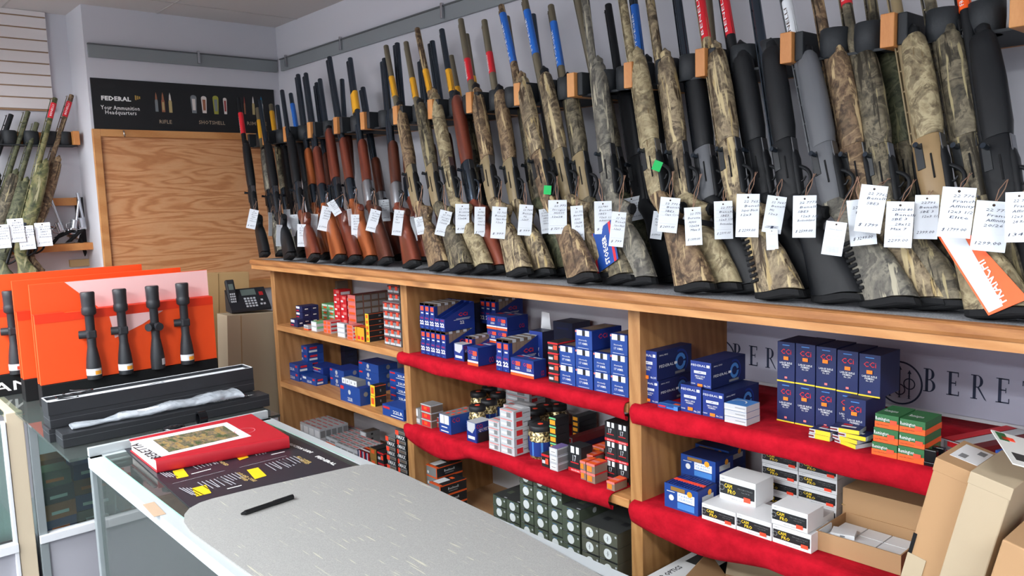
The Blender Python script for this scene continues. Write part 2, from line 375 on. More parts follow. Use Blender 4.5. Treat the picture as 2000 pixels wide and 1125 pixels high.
redM = M('red_cloth', (188, 22, 40), 0.95, bump=(90, 0.35, 0.004)); redM.node_tree.nodes['Principled BSDF'].inputs['Specular IOR Level'].default_value = 0.15
base(redM, ramp(redM, noise(redM, coords(redM, (1, 1, 1)), 14, 5, .7), [(0.3, (150, 10, 26)), (0.7, (196, 22, 42))]))
def cloth(x0, x1, z, label, drop, seed, x1b=None, sag=0.0):
    rnd = random.Random(seed); n = 90; b = MB(); rings = []
    ph = [rnd.uniform(0, 6) for _ in range(6)]
    for i in range(n + 1):
        t = i / n; x = x0 + (x1 - x0) * t
        wv = 0.0025 * math.sin(t * 21 + ph[0]) + 0.0018 * math.sin(t * 57 + ph[1]) + 0.0010 * math.sin(t * 110 + ph[4])
        dr = drop + 0.004 * math.sin(t * 9 + ph[2]) + 0.0016 * math.sin(t * 31 + ph[3]) + sag * max(0, math.sin(min(t * 2.6, 1) * math.pi))
        o = -0.421
        pr_ = [(-0.004, -0.0035), (-0.1, -0.001), (-0.36, -0.0005), (o + .012, 0.001), (o - 0.004, 0.0 - abs(wv) * .6), (o - 0.011 - wv, -0.008), (o - 0.014 - wv * 1.4, -0.022), (o - 0.008 - wv, -dr * .8), (o - 0.004, -dr), (o + 0.004, -dr - .003), (o + 0.006, -dr + 0.008)]
        # bottom returns beneath the board
        rings.append([Vector((x, y, zz)) for y, zz in pr_])
    b.loft(rings, redM, caps=False, closed=False)
    o = b.build('red_cloth', loc=(0, 0, z))
    sol = o.modifiers.new('thick', 'SOLIDIFY'); sol.thickness = 0.002; sol.offset = -1
    return tag(o, label, 'cloth', 'red cloths over the shelves')
cloth(UPX[1] - 0.012, UPX[2] - .003, Z1, 'red cloth draped over the upper shelf of the middle bay', 0.044, 1, sag=.006)
cloth(UPX[1] + 0.004, UPX[2] - .060, Z2, 'red cloth draped over the lower shelf of the middle bay', 0.046, 2, sag=.035)
cloth(UPX[2] + 0.02, UPX[3] - .003, Z1, 'red cloth draped over the upper shelf of the right bay', 0.050, 3, sag=.004)
cloth(UPX[2] + 0.014, UPX[3] - .003, Z2, 'red cloth draped over the lower shelf of the right bay', 0.056, 4, sag=.03)

# banner with serif lettering on the wall of the right bay
navy = M('banner_navy', (32, 44, 70), 0.6); bannerM = M('banner_grey', (176, 178, 196), 0.7)
bn = empty('wall_banner', (2.78, -0.004, 1.112)); tag(bn, 'pale grey banner with trident emblems and large navy letters behind boxes', 'banner')
MB().box((0.0, -0.004, 0), (1.05, 0, 0.245), bannerM).build('banner_sheet', bn)
def serif(ch, x, z, h, b):
    y = -0.0046; t = h * 0.05; T = h * 0.115
    def R(x0, z0, x1, z1): b.box((x + x0, y - .0003, z + z0), (x + x1, y, z + z1), navy)
    def arc(cx, cz, rx, rz, a0, a1, t0, t1, n=14):
        o = [];
        for k in range(n + 1):
            a = a0 + (a1 - a0) * k / n; wd = t0 + (t1 - t0) * abs(math.cos(a)); o.append((a, wd))
        for k in range(n):
            (a, wa), (c_, wc) = o[k], o[k + 1]
            P = lambda an, f: (x + cx + (rx - f) * math.cos(an), y, z + cz + (rz - f * .6) * math.sin(an))
            b.poly([P(a, 0), P(c_, 0), P(c_, wc), P(a, wa)], navy)
    w_ = h * 0.5
    if ch in 'BER':
        R(w_ * .16, 0, w_ * .16 + T, h); R(0, 0, w_ * .5, t * .7); R(0, h - t * .7, w_ * .5, h)
    if ch == 'B':
        arc(w_ * .45, h * .76, w_ * .42, h * .24, -1.57, 1.57, t * .8, T); arc(w_ * .45, h * .27, w_ * .52, h * .27, -1.57, 1.57, t * .8, T)
        R(w_ * .3, h * .5, w_ * .5, h * .54)
    if ch == 'E':
        R(w_ * .3, 0, w_ * .95, t); R(w_ * .3, h - t, w_ * .9, h); R(w_ * .3, h * .5, w_ * .7, h * .5 + t); R(w_ * .9, 0, w_ * .97, h * .2); R(w_ * .85, h * .8, w_ * .92, h); R(w_ * .67, h * .42, w_ * .73, h * .62)
    if ch == 'R':
        arc(w_ * .45, h * .74, w_ * .45, h * .26, -1.57, 1.57, t * .8, T); R(w_ * .3, h * .48, w_ * .5, h * .52)
        b.poly([(x + w_ * .45, y, z + h * .5), (x + w_ * .62, y, z + h * .5), (x + w_ * 1.2, y, z - h * .04), (x + w_ * 1.03, y, z + h * .02)], navy)
    if ch == 'T':
        R(w_ * .45, 0, w_ * .45 + T, h); R(w_ * .3, 0, w_ * .78, t * .7); R(0, h - t, w_ * 1.1, h); R(0, h * .8, w_ * .07, h); R(w_ * 1.03, h * .8, w_ * 1.1, h)
    if ch == 'A':
        b.poly([(x, y, z), (x + w_ * .08, y, z), (x + w_ * .55, y, z + h), (x + w_ * .5, y, z + h)], navy); b.poly([(x + w_ * .9, y, z), (x + w_ * 1.1, y, z), (x + w_ * .58, y, z + h), (x + w_ * .48, y, z + h)], navy); R(w_ * .25, h * .35, w_ * .85, h * .39)
def logo(cx, cz, r):
    b = MB(); cx -= 2.78; cz -= 1.112; y = -0.0046
    def ring(ax, az, rr, t, a0=0, a1=2 * math.pi, n=40):
        for k in range(n):
            p, q = a0 + (a1 - a0) * k / n, a0 + (a1 - a0) * (k + 1) / n
            b.poly([(ax + rr * math.cos(p), y, az + rr * math.sin(p)), (ax + rr * math.cos(q), y, az + rr * math.sin(q)), (ax + (rr - t) * math.cos(q), y, az + (rr - t) * math.sin(q)), (ax + (rr - t) * math.cos(p), y, az + (rr - t) * math.sin(p))], navy)
    ring(cx, cz, r, r * .08)
    for dx, top in ((-.42, .48), (0, .62), (.42, .48)):
        X = cx + dx * r; b.box((X - r * .03, y - .0002, cz - r * .68), (X + r * .03, y, cz + top * r), navy)
        b.poly([(X - r * .09, y, cz + top * r - r * .02), (X + r * .09, y, cz + top * r - r * .02), (X, y, cz + top * r + r * .16)], navy)
        for q in (-.5, -.6): b.poly([(X - r * .1, y - .0001, cz + (q - .1) * r), (X, y - .0001, cz + q * r), (X + r * .1, y - .0001, cz + (q - .1) * r), (X, y - .0001, cz + (q - .04) * r)], navy)
    ring(cx - .42 * r, cz, r * .26, r * .05); ring(cx + .42 * r, cz, r * .26, r * .05); ring(cx, cz - .3 * r, r * .26, r * .05)
    b.build('emblem', bn)
logo(2.815, 1.168, 0.056); logo(3.346, 1.170, 0.056)
for k, ch in enumerate('BERET'): 
    b = MB(); serif(ch, 2.863 - 2.78 + k * 0.0535, 1.156 - 1.112, 0.058, b); b.build('letter', bn)
for k, ch in enumerate('BERET'):
    b = MB(); serif(ch, 3.403 - 2.78 + k * 0.0535, 1.158 - 1.112, 0.058, b); b.build('letter', bn)

# ------------------------------------------------------------------ gun rack
orng = wood('rack_block_wood', (206, 144, 84), (184, 118, 62), stretch=(9, 9, 2), rings=2, knots=False)
foam = M('black_foam', (30, 34, 38), 0.6, bump=(300, .3, .001))
RZ0, RZ1, RY = 1.960, 2.030, -0.270
rk = empty('gun_rack', (0.0, 0, RZ0)); tag(rk, 'long wooden wall rack with black foam cushions holding the gun barrels', 'rack')
MB().box((0.05, -0.018, -0.0), (4.3, -0.001, 0.02), orng).build('wall_strip', rk)
MB().box((0.05, -0.235, -0.0), (4.3, -0.018, 0.006), foam).build('felt_shelf', rk)
BX = [0.099, 0.562, 0.805, 1.044, 1.265, 1.508, 1.739, 1.966, 2.215, 2.456, 2.679, 2.919, 3.159, 3.394, 3.640, 3.89, 4.13]
for i, x in enumerate([0.099, 0.33] + BX[1:]):
    MB().box((x, RY, -0.001), (x + 0.030, -0.018, 0.070), orng).build('wood_block', rk, bevel=.002)
    MB().box((x + 0.031, RY + 0.012, 0.002), (x + 0.052, -0.03, 0.069), foam).build('foam_pad', rk, bevel=.003)
    for k, (dx, yy) in enumerate(((0.094, -0.208), (0.175, -0.208))):
        if i in (0, 1) and k == 1: continue
        pr_ = [(-.030, 0.0), (-.034, 0.004), (-.035, .035), (-.034, .066), (-.030, .069)]
        q = MB(); q.lathe([(abs(a), z) for a, z in pr_], foam, X=Matrix.Translation((x + dx + .012, yy, 0)), n=20); q.build('foam_cushion', rk)
# ------------------------------------------------------------------ shotguns
S1 = [((0.35, 0.2, 0.3), (196, 178, 132), 0.60), ((-0.4, 0.1, 0.9), (60, 50, 38), 0.61)]
CM = {
 'brown': camo('camo_brown', [(96, 78, 62), (128, 106, 84), (168, 146, 112), (66, 56, 46)], [((0.35, 0.2, 0.3), (206, 184, 140), 0.60), ((-0.4, 0.1, 0.9), (70, 56, 44), 0.62)]),
 'marsh': camo('camo_marsh', [(82, 78, 66), (112, 106, 88), (142, 134, 112), (54, 52, 46)], [((0.3, 0.3, 0.2), (176, 166, 126), 0.60), ((-0.4, 0.2, 0.7), (54, 50, 40), 0.60)], seed=3),
 'reed': camo('camo_reed', [(112, 100, 82), (146, 132, 108), (182, 168, 136), (70, 62, 52)], [((0.3, 0.5, 0.2), (212, 196, 152), 0.57), ((-0.5, 0.2, 0.7), (72, 58, 42), 0.60), ((0.1, -0.5, 0.7), (190, 170, 120), 0.62)], seed=5),
 'grey': camo('camo_grey', [(98, 98, 92), (128, 126, 116), (150, 148, 134), (74, 74, 72)], [((0.3, 0.1, 0.2), (190, 186, 164), 0.59)], seed=8),
 'pale': camo('camo_pale', [(140, 128, 100), (170, 158, 124), (196, 186, 150), (96, 86, 68)], [((0.6, 0.3, 0.2), (122, 106, 76), 0.62)], seed=11),
 'green': camo('camo_green', [(66, 72, 54), (92, 98, 74), (116, 118, 92), (46, 50, 40)], [((0.3, 0.3, 0.2), (140, 140, 104), 0.62)], seed=13),
 'bright': camo('camo_leafy', [(86, 96, 62), (128, 128, 86), (150, 144, 104), (48, 56, 40)], [((0.3, 0.6, 0.2), (178, 176, 140), 0.62)], seed=17, sc=.7),
}
walnut = wood('walnut', (94, 50, 36), (60, 30, 22), stretch=(20, 20, 3), rings=2, rough=.3, coat=.3, knots=False)
redwood = wood('red_walnut', (120, 58, 40), (84, 36, 26), stretch=(20, 20, 3), rings=2, rough=.28, coat=.4, knots=False)
honey = wood('honey_walnut', (162, 88, 46), (112, 54, 28), stretch=(20, 20, 3), rings=2, rough=.3, coat=.4, knots=False)
poly = M('black_polymer', (22, 24, 27), 0.5, spec=.35); polyg = M('grey_polymer', (92, 94, 98), 0.5)
olive = M('olive_cerakote', (104, 96, 78), 0.5); tan = M('tan_receiver', (134, 118, 88), 0.45); bronze = M('bronze_receiver', (142, 118, 84), 0.4)
rubber = M('rubber_pad', (20, 21, 23), 0.75, spec=.3); silver = M('engraved_silver', (168, 172, 178), 0.3, 0.85)
LBL = {'red': M('label_red', (214, 38, 50), 0.4), 'yellow': M('label_yellow', (232, 168, 40), 0.4), 'blue': M('label_blue', (40, 108, 200), 0.4), 'orange': M('label_orange', (244, 92, 30), 0.4), 'white': M('label_white', (228, 232, 236), 0.4)}
MATS = dict(CM, walnut=walnut, redwood=redwood, honey=honey, black=poly, polyg=polyg, olive=olive, tan=tan, bronze=bronze, silver=silver, blued=blued)

def oval(x0, x1, hy, z, n=14, p=0.75, tilt=0.0):
    cx, rx = (x0 + x1) / 2, (x1 - x0) / 2
    o = []
    for i in range(n):
        t = 2 * math.pi * i / n; c_, s_ = math.cos(t), math.sin(t)
        o.append(Vector((cx + rx * math.copysign(abs(c_) ** p, c_), hy * math.copysign(abs(s_) ** p, s_), z + tilt * (cx + rx * c_ - 0.08))))
    return o
def gun(bu, mu, kind, stock, fore, recv, barrel, label=None, lab=None, row='F', my=None, by=None, flags='', phi=0.22, L0=None, face=None, name='shotgun', group='shotguns leaning on the long rack', lxx=None):
    """bu: pixel of the butt centre on the ledge, mu: pixel of the muzzle, row F (front) or B (back)"""
    if face: B, Mz, e = face
    else:
        B = at(bu[0], bu[1], 2, ZL + 0.002)
        lo, hi = (-0.462, -0.36) if row == 'F' else (-0.34, -0.20)
        if by is not None: lo = hi = by
        y = min(max(B[1], lo), hi)
        if y != B[1]: B = at(bu[0], bu[1], 1, y); B[2] = ZL + 0.002
        my = my if my is not None else (-0.150 if row == 'F' else -0.085)
        Mz = at(mu[0], mu[1], 1, my)
        e = Vector((math.cos(phi), -math.sin(phi), 0))
    A = B - e * 0.085
    for _ in range(4):
        d = (Mz - A).normalized(); e2 = (e - d * e.dot(d)).normalized(); A = B - e2 * 0.085 + Vector((0, 0, .021 * e2.z))
    d = (Mz - A); Ln = d.length; d.normalize(); e2 = (e - d * e.dot(d)).normalized()
    slope = e2.z / d.z; tl = -.65 * slope
    X = frame(A, e2, d); g = empty(name, X=X)
    tag(g, label, 'shotgun', group)
    k = Ln / 1.19 if not L0 else L0
    st, fo, re, ba = (MATS[q] for q in (stock, fore, recv, barrel))
    z = lambda v: v * k
    # stock
    R = 0.0
    if kind == 'ou':
        prof = [(.022, .038, .157, .019), (.06, .037, .146, .020), (.14, .032, .122, .021), (.20, .028, .098, .020), (.235, .026, .092, .019), (.252, .026, .098, .019), (.275, .023, .099, .019), (.30, .017, .078, .018), (.318, .008, .058, .017), (.335, -.002, .045, .017), (.356, -.006, .042, .018)]
    else:
        prof = [(.022, .034, .158, .0195), (.06, .034, .147, .020), (.13, .032, .124, .021), (.185, .029, .098, .020), (.212, .026, .082, .018), (.228, .025, .086, .018), (.240, .024, .102, .018), (.260, .020, .105, .018), (.283, .013, .082, .017), (.305, .002, .058, .016), (.335, -.008, .044, .015)]
    MB().loft([oval(a, b_, h, z(q), n=18, p=.72 if q > .1 else .6, tilt=(tl * max(0, 1 - q * 6))) for q, a, b_, h in prof], st).build('stock', g)
    MB().loft([oval(.034, .158, .0175, z(.002), p=.6, tilt=tl), oval(.032, .160, .0195, z(.005), p=.6, tilt=tl), oval(.034, .158, .0195, z(.020), p=.6, tilt=tl)], rubber, smooth=False).build('recoil_pad', g)
    cp = MB(); c0 = Vector((.1000 if kind == 'ou' else .101, 0, z(.262 if kind == 'ou' else .248)))
    nrm = Vector((0.93, 0, -0.36)).normalized(); tv = Vector((0.36, 0, 0.93))
    ring = lambda s_, o_: [c0 + nrm * o_ + Vector((0, 1, 0)) * (.0135 * s_ * math.sin(t)) + tv * (.015 * s_ * math.cos(t)) for t in [2 * math.pi * i / 14 for i in range(14)]]
    cp.loft([ring(1, -.010), ring(1.0, .001), ring(.8, .004)], matt if (stock in ('black', 'grey') or 'vband' in flags) else {'walnut': walnut, 'redwood': walnut, 'honey': redwood}.get(stock, st)).build('grip_cap', g)
    if 'ribs' in flags:
        for i in range(9):
            q = MB(); zz = z(.055 + .0165 * i); cx = .046 - i * .0012
            q.box((cx - .006, -.0228, zz), (cx + .016, -.018, zz + .008), rubber, X=None); q.build('comb_chevron', g, bevel=.002)
    if 'vband' in flags:
        MB().loft([oval(.026, .104, .0215, z(.205), tilt=-.5), oval(.025, .100, .0215, z(.222), tilt=-.5)], rubber).build('comb_band', g)
    # receiver
    if kind == 'ou':
        rz0, rz1 = .352, .462
        MB().loft([oval(-.010, .040, .018, z(rz0 - .012)), oval(-.016, .048, .019, z(rz0 + .02)), oval(-.016, .050, .020, z(rz1 - .01)), oval(-.014, .046, .020, z(rz1))], re).build('receiver', g)
        fz0, fz1 = rz1, .690
        MB().loft([oval(-.002, .050, .018, z(fz0)), oval(.0, .051, .019, z(fz0 + .05)), oval(.002, .050, .019, z(fz1 - .04)), oval(.004, .046, .017, z(fz1 - .008)), oval(.010, .042, .012, z(fz1))], fo).build('forend', g)
        b = MB(); b.cyl((0, 0, z(rz1 - .005)), (0, 0, z(1.19)), .0112, ba); b.cyl((.0235, 0, z(rz1 - .005)), (.0235, 0, z(1.19)), .0112, ba)
        b.box((.004, -.004, z(rz1)), (.02, .004, z(1.185)), ba)
        bar = b.build('barrels', g)
        tips = MB()
        for xx in (0, .0235): tips.cyl((xx, 0, z(1.19)), (xx, 0, z(1.192)), .009, matt)
        tips.build('muzzle_bore', bar)
        gz0, gz1, gx = .33, .41, .046
        lever = MB().loft([oval(-.022, -.008, .006, z(.345)), oval(-.020, -.010, .010, z(.365))], blued); lever.build('top_lever', g)
    else:
        rz0, rz1 = .320, .510
        rec = MB().loft([oval(-.004, .040, .014, z(rz0 - .004)), oval(-.011, .044, .016, z(rz0 + .03)), oval(-.014, .047, .0175, z(rz0 + .09)), oval(-.014, .047, .018, z(rz1 - .004)), oval(-.012, .046, .017, z(rz1))], re).build('receiver', g)
        q = MB(); q.box((-.003, -.0188, z(.42)), (.014, -.0160, z(.492)), M('ejection_port', (58, 60, 62), .35, .7)); q.box((.026, -.0186, z(.385)), (.030, -.0165, z(.455)), matt); q.build('ejection_port', rec, bevel=.0015)
        MB().cyl((.010, -.020, z(.480)), (.010, -.036, z(.482)), .0045, blued, r1=.006, n=8).build('bolt_handle', rec)
        q = MB(); q.box((.0462, -.009, z(.43)), (.0492, .009, z(.507)), M('loading_gate', (120, 122, 126), .3, .9)); q.build('loading_gate', rec, bevel=.001)
        fz0, fz1 = rz1, .820
        fw = .020
        MB().loft([oval(-.006, .048, .018, z(fz0)), oval(-.006, .052, fw, z(fz0 + .04)), oval(-.006, .053, fw, z(.68)), oval(-.004, .050, fw - .001, z(fz1 - .05)), oval(-.001, .046, .018, z(fz1 - .012)), oval(.006, .041, .013, z(fz1))], fo).build('forend', g)
        MB().loft([oval(.013, .039, .012, z(fz1 - .004)), oval(.012, .040, .0135, z(fz1 + .018)), oval(.018, .034, .008, z(fz1 + .026)), oval(.023, .029, .003, z(fz1 + .036))], ba if barrel in CM else poly).build('magazine_cap', g)
        b = MB(); b.cyl((0, 0, z(rz1 - .01)), (0, 0, z(1.19)), .0125, ba, r1=.0110)
        b.box((-.0185, -.0035, z(rz1)), (-.0155, .0035, z(1.18)), ba)
        for i in range(10): b.box((-.016, -.002, z(.54 + .064 * i)), (-.010, .002, z(.545 + .064 * i)), ba)
        bar = b.build('barrel', g)
        MB().cyl((0, 0, z(1.19)), (0, 0, z(1.1915)), .0085, matt).build('muzzle_bore', bar)
        gz0, gz1, gx = .325, .42, .044
    MB().cyl((-.0195 if kind != 'ou' else -.012, 0, z(1.175)), (-.0235 if kind != 'ou' else -.016, 0, z(1.175)), .0022, steel, n=8).build('bead_sight', bar)
    n = 10; gp = []
    for i in range(n + 1):
        t = i / n; a = math.pi * t
        gp.append(Vector((gx - .004 + .036 * math.sin(a) ** .7, 0, z(gz0 + (gz1 - gz0) * t))))
    q = MB(); q.tube(gp, .0045, poly if recv != 'blued' else blued, n=6)
    if kind != 'ou': q.loft([oval(.036, .051, .009, z(gz0 + .004)), oval(.040, .053, .012, z(gz1 + .02)), oval(.043, .049, .009, z(gz1 + .05))], poly)
    q.build('trigger_guard', g)
    MB().tube([(gx, 0, z(gz0 + .045)), (gx + .012, 0, z(gz0 + .043)), (gx + .020, 0, z(gz0 + .052))], .0026, steel if kind == 'ou' else poly).build('trigger', g)
    if lab:
        col, v0, v1 = lab if len(lab) == 3 else (lab[0], lab[1], lab[2])
        # convert the pixel rows of the sleeve into positions along the barrel
        def zz(v):
            best = None
            for i in range(120):
                s_ = .6 + .6 * i / 119; P = X @ Vector((0, 0, z(s_))); dd = P - CAM; vv = 562.5 - FPX * dd.dot(UX) / dd.dot(FX)
                if best is None or abs(vv - v) < best[0]: best = (abs(vv - v), s_)
            return best[1]
        s0, s1 = sorted((zz(v0), zz(v1)))
        q = MB(); r = .0128
        rings = [[Vector((r * math.cos(t) - (.001 if math.cos(t) > 0 else -.0005 * math.cos(t)), r * math.sin(t), z(s_))) for t in [2 * math.pi * i / 12 for i in range(12)]] for s_ in (s0, s1)]
        if kind == 'ou': rings = [[Vector((v_.x * 1.0 + (.0245 if v_.x > 0 else 0), v_.y, v_.z)) for v_ in rr] for rr in rings]
        sl_ = q.loft(rings, LBL[col]).build('label_sleeve', bar)
        if s1 - s0 > .05:
            q = MB(); q.text({'red': 'BENELLI', 'yellow': 'BROWNING', 'blue': 'STOEGER', 'orange': 'FRANCHI', 'white': 'BENELLI'}[col], (.004, -.0134, z(s0 + .01)), (0, 0, 1), (-1, 0, 0), .009, M('label_ink_white', (235, 238, 240), .5) if col in ('red', 'blue', 'orange') else M('label_ink_dark', (70, 40, 20), .5), w=z(s1 - s0) * .75); q.build('label_lettering', bar)
    return g, X, k

G = {}
def GG(key, *a, **k): G[key] = gun(*a, **k)
A, O = 'auto', 'ou'
GG(1, (517, 508), (466, 192), A, 'black', 'black', 'black', 'black', 'slim black shotgun with red barrel label at the far left end of the rack', ('red', 222, 262), my=-.30, by=-.44)
GG(3, (549, 506), (503, 212), A, 'grey', 'grey', 'blued', 'olive', 'grey camouflage shotgun with orange barrel label behind the second black shotgun', ('yellow', 236, 272), row='B', my=-.20, by=-.38)
GG(2, (566, 510), (507, 197), A, 'black', 'black', 'blued', 'blued', 'black pump shotgun with shiny barrel, second at the front from the left end', None, my=-.24)
GG(4, (581, 503), (529, 205), A, 'grey', 'marsh', 'blued', 'olive', 'camouflage shotgun with yellow barrel label just left of the tall black double barrel', ('yellow', 218, 256), row='B', my=-.16, by=-.33)
GG(5, (592, 508), (542, 207), A, 'black', 'black', 'black', 'blued', 'thin black shotgun mostly hidden left of the tall black double barrel', None, row='B', my=-.16, by=-.35)
GG(6, (613, 516), (551, 178), A, 'redwood', 'black', 'blued', 'blued', 'long black barrelled shotgun with wide reddish walnut stock near the left end', None, my=-.20)
GG(7, (634, 511), (568, 184), A, 'black', 'black', 'black', 'blued', 'black shotgun with blue barrel label leaning in the back row', ('blue', 204, 252), row='B')
GG(8, (638, 512), (580, 153), O, 'honey', 'honey', 'blued', 'blued', 'glossy orange walnut over-under shotgun, fourth wood stock from the left end', None, row='B', by=-.36, my=-.15)
GG(9, (661, 517), (595, 152), O, 'honey', 'redwood', 'blued', 'blued', 'over-under shotgun with plain orange stock standing before the crumpled square tag', None)
GG(10, (675, 508), (616, 170), O, 'honey', 'walnut', 'blued', 'blued', 'short over-under shotgun with glossy stock peeking behind its orange neighbour', None, row='B', by=-.34)
GG(11, (690, 515), (625, 156), A, 'redwood', 'redwood', 'blued', 'blued', 'single barrelled walnut shotgun with narrow red-brown stock in glossy finish', None, by=-.42)
GG(13, (704, 510), (668, 156), A, 'black', 'walnut', 'blued', 'blued', 'dark ribbed barrel shotgun with walnut forend in the back row', None, row='B')
GG(12, (721, 519), (641, 120), O, 'honey', 'redwood', 'blued', 'blued', 'tall over-under shotgun with golden orange stock and dark receiver', None)
GG(14, (752, 521), (681, 122), O, 'walnut', 'redwood', 'silver', 'blued', 'over-under shotgun with gold muzzle, yellow label and very dark walnut stock', ('yellow', 186, 222))
GG(15, (777, 512), (706, 178), O, 'redwood', 'walnut', 'silver', 'blued', 'short barrelled over-under shotgun with red-brown stock in the back row', None, row='B')
GG(18, (826, 514), (772, 90), O, 'redwood', 'walnut', 'blued', 'blued', 'over-under shotgun with blue sheen on its barrels, back row, red stock', None, row='B')
GG(16, (803, 527), (747, 123), O, 'redwood', 'walnut', 'silver', 'blued', 'over-under shotgun with large bright silver receiver and figured walnut stock', None)
GG(17, (857, 533), (754, 91), A, 'brown', 'brown', 'tan', 'olive', 'brown camouflage shotgun with olive barrel, leftmost camouflage gun with a pale stock band', ('yellow', 152, 190))
GG(20, (878, 515), (820, 122), O, 'walnut', 'walnut', 'blued', 'blued', 'dark walnut over-under shotgun almost hidden behind two camouflage guns', None, row='B')
GG(19, (899, 532), (793, 84), A, 'marsh', 'marsh', 'tan', 'olive', 'green-grey camouflage shotgun with tan receiver and yellow barrel label', ('yellow', 154, 192), by=-.44)
GG(22, (922, 516), (840, 87), O, 'walnut', 'walnut', 'blued', 'blued', 'over-under shotgun with twin dark barrels standing behind the pale camouflage gun', None, row='B')
GG(21, (939, 539), (815, 57), A, 'pale', 'pale', 'pale', 'brown', 'pale leafy camouflage shotgun with orange barrel label and spotted stock', ('yellow', 137, 180))
GG(24, (984, 526), (881, 110), A, 'marsh', 'marsh', 'olive', 'olive', 'dim camouflage shotgun with two short olive tubes, behind the red wood stock', ('yellow', 170, 190), row='B')
GG(23, (969, 539), (863, 59), A, 'redwood', 'redwood', 'blued', 'blued', 'red walnut semi-automatic shotgun standing alone among the camouflage guns', ('yellow', 138, 180))
GG(26, (1004, 528), (911, 68), A, 'green', 'marsh', 'olive', 'olive', 'olive barrel shotgun with yellow label tucked behind the first red-labelled camouflage gun', ('yellow', 150, 185), row='B')
GG(25, (1012, 545), (900, 39), A, 'reed', 'brown', 'tan', 'olive', 'brown camouflage shotgun with red label, left one of the red-labelled pair', ('red', 116, 158))
GG(27, (1055, 545), (946, 41), A, 'reed', 'brown', 'tan', 'olive', 'brown camouflage shotgun with red label, right one of the red-labelled pair', ('red', 104, 144))
GG(29, (1097, 543), (990, 34), A, 'green', 'marsh', 'marsh', 'olive', 'dark green camouflage shotgun with blackish stock in the back row', None, row='B')
GG(28, (1136, 558), (979, 12), A, 'brown', 'reed', 'brown', 'brown', 'camouflage shotgun with the large bright blue barrel label and broad stock', ('blue', 28, 122))
GG(31, (1137, 548), (1041, 30), A, 'black', 'black', 'black', 'blued', 'plain black shotgun in the back row behind the green ribbon', None, row='B')
GG(30, (1173, 555), (1024, -6), A, 'reed', 'reed', 'tan', 'olive', 'reed camouflage shotgun with a narrow blue strip of label along its barrel', ('blue', 22, 106))
GG(32, (1206, 553), (1076, 12), A, 'marsh', 'marsh', 'tan', 'olive', 'marsh camouflage shotgun with blue card on its stock', ('blue', 44, 132), row='B', by=-.40, my=-.10)
GG(33, (1280, 541), (1124, -20), A, 'green', 'marsh', 'marsh', 'olive', 'shotgun with thick brown barrel and dark stock, back row beside grass camouflage', None, row='B')
GG(34, (1245, 562), (1140, -40), A, 'grey', 'grey', 'grey', 'grey', 'grey-green grass camouflage shotgun with black muzzle-end cap on the forend', None)
GG(35, (1312, 556), (1188, 10), A, 'black', 'black', 'black', 'black', 'large all black shotgun in the back row with blue bolt handle', None, row='B')
GG(37, (1347, 552), (1232, -50), A, 'black', 'black', 'black', 'blued', 'black shotgun with blue label strip behind the beige camouflage gun', ('blue', 10, 100), row='B')
GG(36, (1352, 576), (1208, -60), A, 'brown', 'pale', 'pale', 'pale', 'beige camouflage shotgun with green sticker, black comb band and wide stock', None, flags='vband')
GG(38, (1404, 575), (1262, -60), A, 'pale', 'reed', 'reed', 'reed', 'golden reed camouflage shotgun with camouflaged trigger guard and black comb band', None, flags='vband')
GG(41, (1480, 550), (1378, -60), A, 'black', 'black', 'black', 'olive', 'shotgun with plain olive barrel behind the red-labelled camouflage gun', None, row='B')
GG(39, (1455, 571), (1318, -45), A, 'black', 'black', 'polyg', 'blued', 'black shotgun with grey receiver and dark blue barrel tip', None, row='B', by=-.38, my=-.12)
GG(40, (1516, 590), (1357, -80), A, 'reed', 'reed', 'reed', 'reed', 'camouflage shotgun with red barrel label and chevron cut stock', ('red', -30, 75), flags='ribs')
GG(42, (1572, 587), (1402, -85), A, 'black', 'black', 'black', 'black', 'black shotgun with red barrel label and broad black stock', ('red', -30, 70), flags='')
GG(43, (1630, 585), (1463, -90), A, 'black', 'black', 'black', 'blued', 'all black shotgun without barrel label, right one of the black pair', None, by=-.42)
GG(45, (1783, 596), (1585, -80), A, 'reed', 'brown', 'brown', 'brown', 'brown leaf camouflage shotgun between the grey receiver gun and the red-tipped gun', None, by=-.40, flags='ribs')
GG(44, (1728, 607), (1522, -75), A, 'grey', 'polyg', 'polyg', 'polyg', 'grey shotgun with white barrel label and plastic wrapped forend', ('white', 4, 92), flags='ribs')
GG(46, (1828, 597), (1640, -85), A, 'marsh', 'marsh', 'marsh', 'marsh', 'marsh camouflage shotgun with red tip label and chevron cut stock', ('red', -30, 10), by=-.40, flags='ribs')
GG(47, (1870, 592), (1690, -90), A, 'marsh', 'green', 'marsh', 'marsh', 'dark marsh camouflage shotgun behind the rack block right of centre', None, row='B', by=-.34, flags='ribs')
GG(48, (1945, 628), (1728, -130), A, 'pale', 'pale', 'bronze', 'tan', 'pale camouflage shotgun with bronze receiver and orange card on its stock', None)
GG(49, (2030, 628), (1790, -140), A, 'marsh', 'marsh', 'marsh', 'marsh', 'camouflage shotgun with black magazine cap, second from the right end', None)
GG(50, (2085, 640), (1862, -140), A, 'black', 'black', 'black', 'black', 'big black shotgun with orange barrel label at the right end', ('orange', -40, 22))
